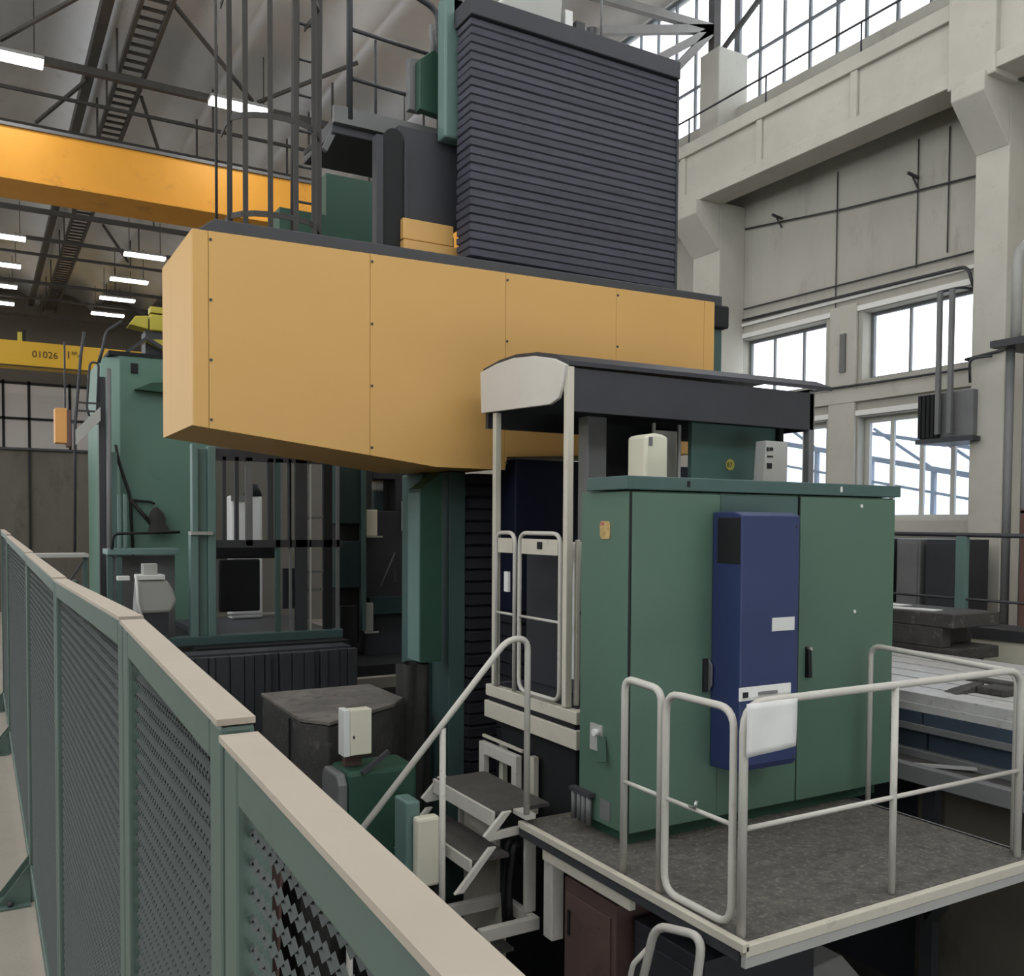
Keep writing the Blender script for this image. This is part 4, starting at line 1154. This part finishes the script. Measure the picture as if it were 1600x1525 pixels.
box(3.62, 3.82, 10.2, 10.3, 0.2, 0.75).build('valve_block', 'black', root)
box(4.05, 4.85, 10.4, 10.5, 0.62, 0.82).build('cross_rail', 'teal_dark', root)
for a, b, za, zb, m_ in ((4.0, 4.14, 1.56, 1.87, 'cream'), (3.97, 4.09, 0.42, 0.76, 'grey_light')):
    q_ = box(a, b, 10.38, 10.5, za, zb).build('junction_box', m_, root, bevel=0.008)
    box(a, b + 0.06, 10.36, 10.38, za - 0.02, za).build('cable_tray', 'grey_light', q_)
box(4.50, 4.54, 10.44, 10.5, 1.62, 1.98).build('light_strip', 'white', root)
MB().tube([(4.2, 10.42, 0.95), (4.38, 10.42, 1.35), (4.38, 10.42, 1.0)], 0.012, seg=6).build('cable', 'grey_mid', root)
box(3.57, 4.9, 9.72, 11.2, -0.0, 0.12).build('base', 'black', root)

# ================================================================== RIGHT SIDE
root = thing('machine_table', (7.05, 4.5, -1.8), 'long steel machine table with parallel slots right of the green cabinet', 'machine table')
mb = MB()
xs = [6.0, 6.3, 6.62, 6.94, 7.26, 7.58, 8.1]
for a, b in zip(xs, xs[1:]):
    mb.box(a + 0.02, b - 0.02, 1.0, 6.35, 0.40, 0.475)
mb.box(6.0, 8.1, 1.0, 6.35, 0.34, 0.40)
mb.build('slotted_top', 'table', root, bevel=0.004)
for a, b in ((1.0, 4.34), (4.36, 6.35)):
    box(6.0, 6.06, a, b, 0.24, 0.34).build('top_edge', 'blue_grey', root)
    box(6.06, 6.12, a, b, -0.05, 0.24).build('side_panel', 'blue_grey', root, bevel=0.004)
box(5.98, 6.06, 1.0, 6.35, 0.20, 0.25).build('edge_strip', 'grey_mid', root, bevel=0.004)
box(6.12, 8.0, 1.05, 6.3, -1.8, 0.34).build('core', 'grey_dark', root)
box(6.075, 6.12, 3.83, 3.9, 0.1, 0.17).build('port', 'black', root)
root = thing('table_walkway', (5.95, 4.5, -0.1), 'dull steel ledge with raised rims running along the side of the machine table', 'walkway')
box(5.66, 6.05, 1.0, 6.3, -0.03, 0.0).build('deck', 'cast', root)
box(5.98, 6.05, 1.0, 6.3, 0.0, 0.06).build('inner_rim', 'grey_mid', root, bevel=0.006)
box(5.60, 5.68, 1.0, 6.3, -0.07, 0.05).build('outer_rim', 'grey_mid', root, bevel=0.006)
MB().bar((5.75, 4.3, 0.005), (5.98, 3.9, 0.03), 0.03, 0.02).build('lever', 'grey_light', root)
for y in (2.4, 4.2, 6.0):
    box(5.95, 6.03, y, y + 0.1, -1.8, -0.03).build('leg', 'dark_steel', root)
tag(box(6.095, 6.115, 3.2, 4.44, -1.75, -0.12).build('access_panel', 'partition'), 'flat dull grey panel under the ledge of the machine table', 'panel')
root = thing('clamp_block', (6.6, 4.1, 0.475), 'dark irregular clamp lying on the machine table by the handrail corner', 'clamp')
box(6.4, 6.62, 3.98, 4.2, 0.475, 0.53).build('body', 'cast', root, bevel=0.015)
MB().hexa([(6.2, 4.22, 0.475), (6.5, 4.2, 0.475), (6.5, 4.3, 0.475), (6.25, 4.36, 0.475)], [(6.3, 4.22, 0.5), (6.5, 4.2, 0.54), (6.5, 4.28, 0.54), (6.3, 4.33, 0.5)]).build('jaw', 'cast', root)
tag(box(6.85, 7.0, 4.25, 4.6, 0.475, 0.5).build('steel_bar', 'cast'), 'short dark flat bar on the machine table beyond the clamp', 'bar')
root = thing('angle_plate', (8.4, 6.0, 0.0), 'dark cast angle plate with a hollow end at the back of the machine table', 'casting')
mb = MB()
mb.box(8.15, 8.9, 5.6, 7.2, 0.72, 0.86); mb.box(8.15, 8.9, 5.6, 7.2, 0.40, 0.52); mb.box(8.15, 8.3, 5.72, 7.2, 0.52, 0.72); mb.box(8.3, 8.9, 5.9, 7.2, 0.52, 0.72)
mb.build('body', 'cast', root, bevel=0.012)
box(8.2, 8.8, 5.7, 7.1, -1.8, 0.40).build('stand', 'black', root)
for i, (x, y, a, lab) in enumerate(((8.3, 6.2, 0.2, 'white paper sheet on the dark angle plate, nearer the railing post'), (8.6, 6.75, -0.1, 'white paper sheet on the dark angle plate, partly behind the cabinet'))):
    o = box(x - 0.1, x + 0.1, y - 0.3, y + 0.3, 0.862, 0.87).build('paper_sheet', 'paper')
    o.rotation_euler.z = a
    tag(o, lab, 'paper', 'papers on the angle plate')
tag(box(9.42, 9.75, 4.5, 6.9, 0.0, 0.5).build('low_wall', 'cream'), 'low ivory wall block behind the machine table', 'low wall')
tag(box(9.4, 9.95, 4.5, 8.2, 0.502, 0.62).build('cable_channel', 'dark_steel'), 'dark flat channel lying on the ivory wall block', 'channel')
root = thing('hall_railing', (9.6, 6.8, 0), 'thin dark railing with one broad pale blue post before the window wall', 'railing')
MB().tube([(9.6, 5.2, 1.61), (9.6, 8.4, 1.63)], 0.025, seg=8).build('top_rail', 'dark_steel', root)
MB().tube([(9.6, 5.2, 0.9), (9.6, 8.4, 0.9)], 0.015, seg=8).build('mid_rail', 'dark_steel', root)
box(9.56, 9.64, 6.44, 6.56, 0.622, 1.6).build('post', 'green_light', root, bevel=0.006)
box(9.57, 9.63, 8.3, 8.36, 0.0, 1.62).build('post', 'teal', root)
for (y0_, y1_, m_, lab) in ((7.15, 7.62, 'grey_dark', 'dark grey steel locker behind the pale blue railing post'), (7.70, 8.05, 'grey_mid', 'light grey locker left of the dark one by the window wall'), (8.15, 8.9, 'grey_dark', 'wide dark locker half hidden by the green cabinet')):
    root = thing('steel_locker', (10.75, (y0_ + y1_) / 2, 0), lab, 'locker', 'lockers below the window')
    box(10.5, 11.1, y0_, y1_, 0, 1.55).build('body', m_, root, bevel=0.01)
    box(10.48, 10.5, y0_ + 0.03, y1_ - 0.03, 0.1, 1.5).build('door', m_, root, bevel=0.005)
# heater with its hanger on the column side
root = thing('unit_heater', (11.6, 7.95, 2.85), 'dark grey louvred unit heater hanging by the right column', 'heater')
box(11.3, 11.9, 7.55, 8.35, 2.9, 3.52).build('casing', 'grey_mid', root, bevel=0.02)
mb = MB()
for i in range(5):
    y = 8.02 + i * 0.065
    mb.box(11.24, 11.32, y, y + 0.045, 2.92, 3.5)
mb.build('louvres', 'black', root)
box(11.24, 11.9, 7.5, 8.36, 2.84, 2.9).build('shelf', 'dark_steel', root)
for y in (7.98, 7.80):
    box(11.2, 11.25, y, y + 0.06, 2.95, 4.85).build('hanger', 'grey_mid', root)
MB().tube([(11.22, 8.04, 4.85), (11.5, 7.9, 4.93), (11.95, 7.8, 4.9)], 0.02, 0.1, 6).build('hanger_arm', 'dark_steel', root)
MB().tube([(11.3, 7.6, 3.6), (11.2, 7.55, 3.9), (11.3, 7.3, 3.9)], 0.018, 0.1, 6).build('supply_pipe', 'dark_steel', root)
# pipes and brown cabinet at the right edge
for i, (y, r_, lab) in enumerate(((6.62, 0.05, 'vertical grey pipe next to the right column at the picture edge'), (6.42, 0.035, 'thinner vertical pipe right of the grey one at the picture edge'))):
    tag(MB().tube([(10.6, y, 0.0), (10.6, y, 3.815)], r_).build('pipe', 'grey_mid'), lab, 'pipe', 'pipes at the right edge')
tag(MB().tube([(10.6, 6.56, 3.905), (10.6, 6.56, 4.9), (10.6, 6.40, 5.05), (10.6, 6.1, 5.05)], 0.06, 0.15).build('bent_pipe', 'grey_light'), 'thick pale pipe bending at the top right edge', 'pipe')
tag(box(10.4, 11.4, 6.3, 6.75, 3.82, 3.9).build('pipe_bracket', 'dark_steel'), 'dark bracket carrying the pipes beside the right column', 'bracket')
root = thing('brown_cabinet', (10.6, 6.3, 0.62), 'reddish brown cabinet with an open frame on top at the right edge', 'cabinet')
box(10.45, 10.9, 5.9, 6.36, 0.0, 1.62).build('body', 'brown_cab', root, bevel=0.01)
mb = MB()
mb.box(10.45, 10.5, 6.31, 6.36, 1.62, 1.9); mb.box(10.45, 10.5, 6.1, 6.14, 1.62, 1.9); mb.box(10.45, 10.5, 5.95, 6.36, 1.87, 1.92)
mb.build('frame', 'brown_cab', root)
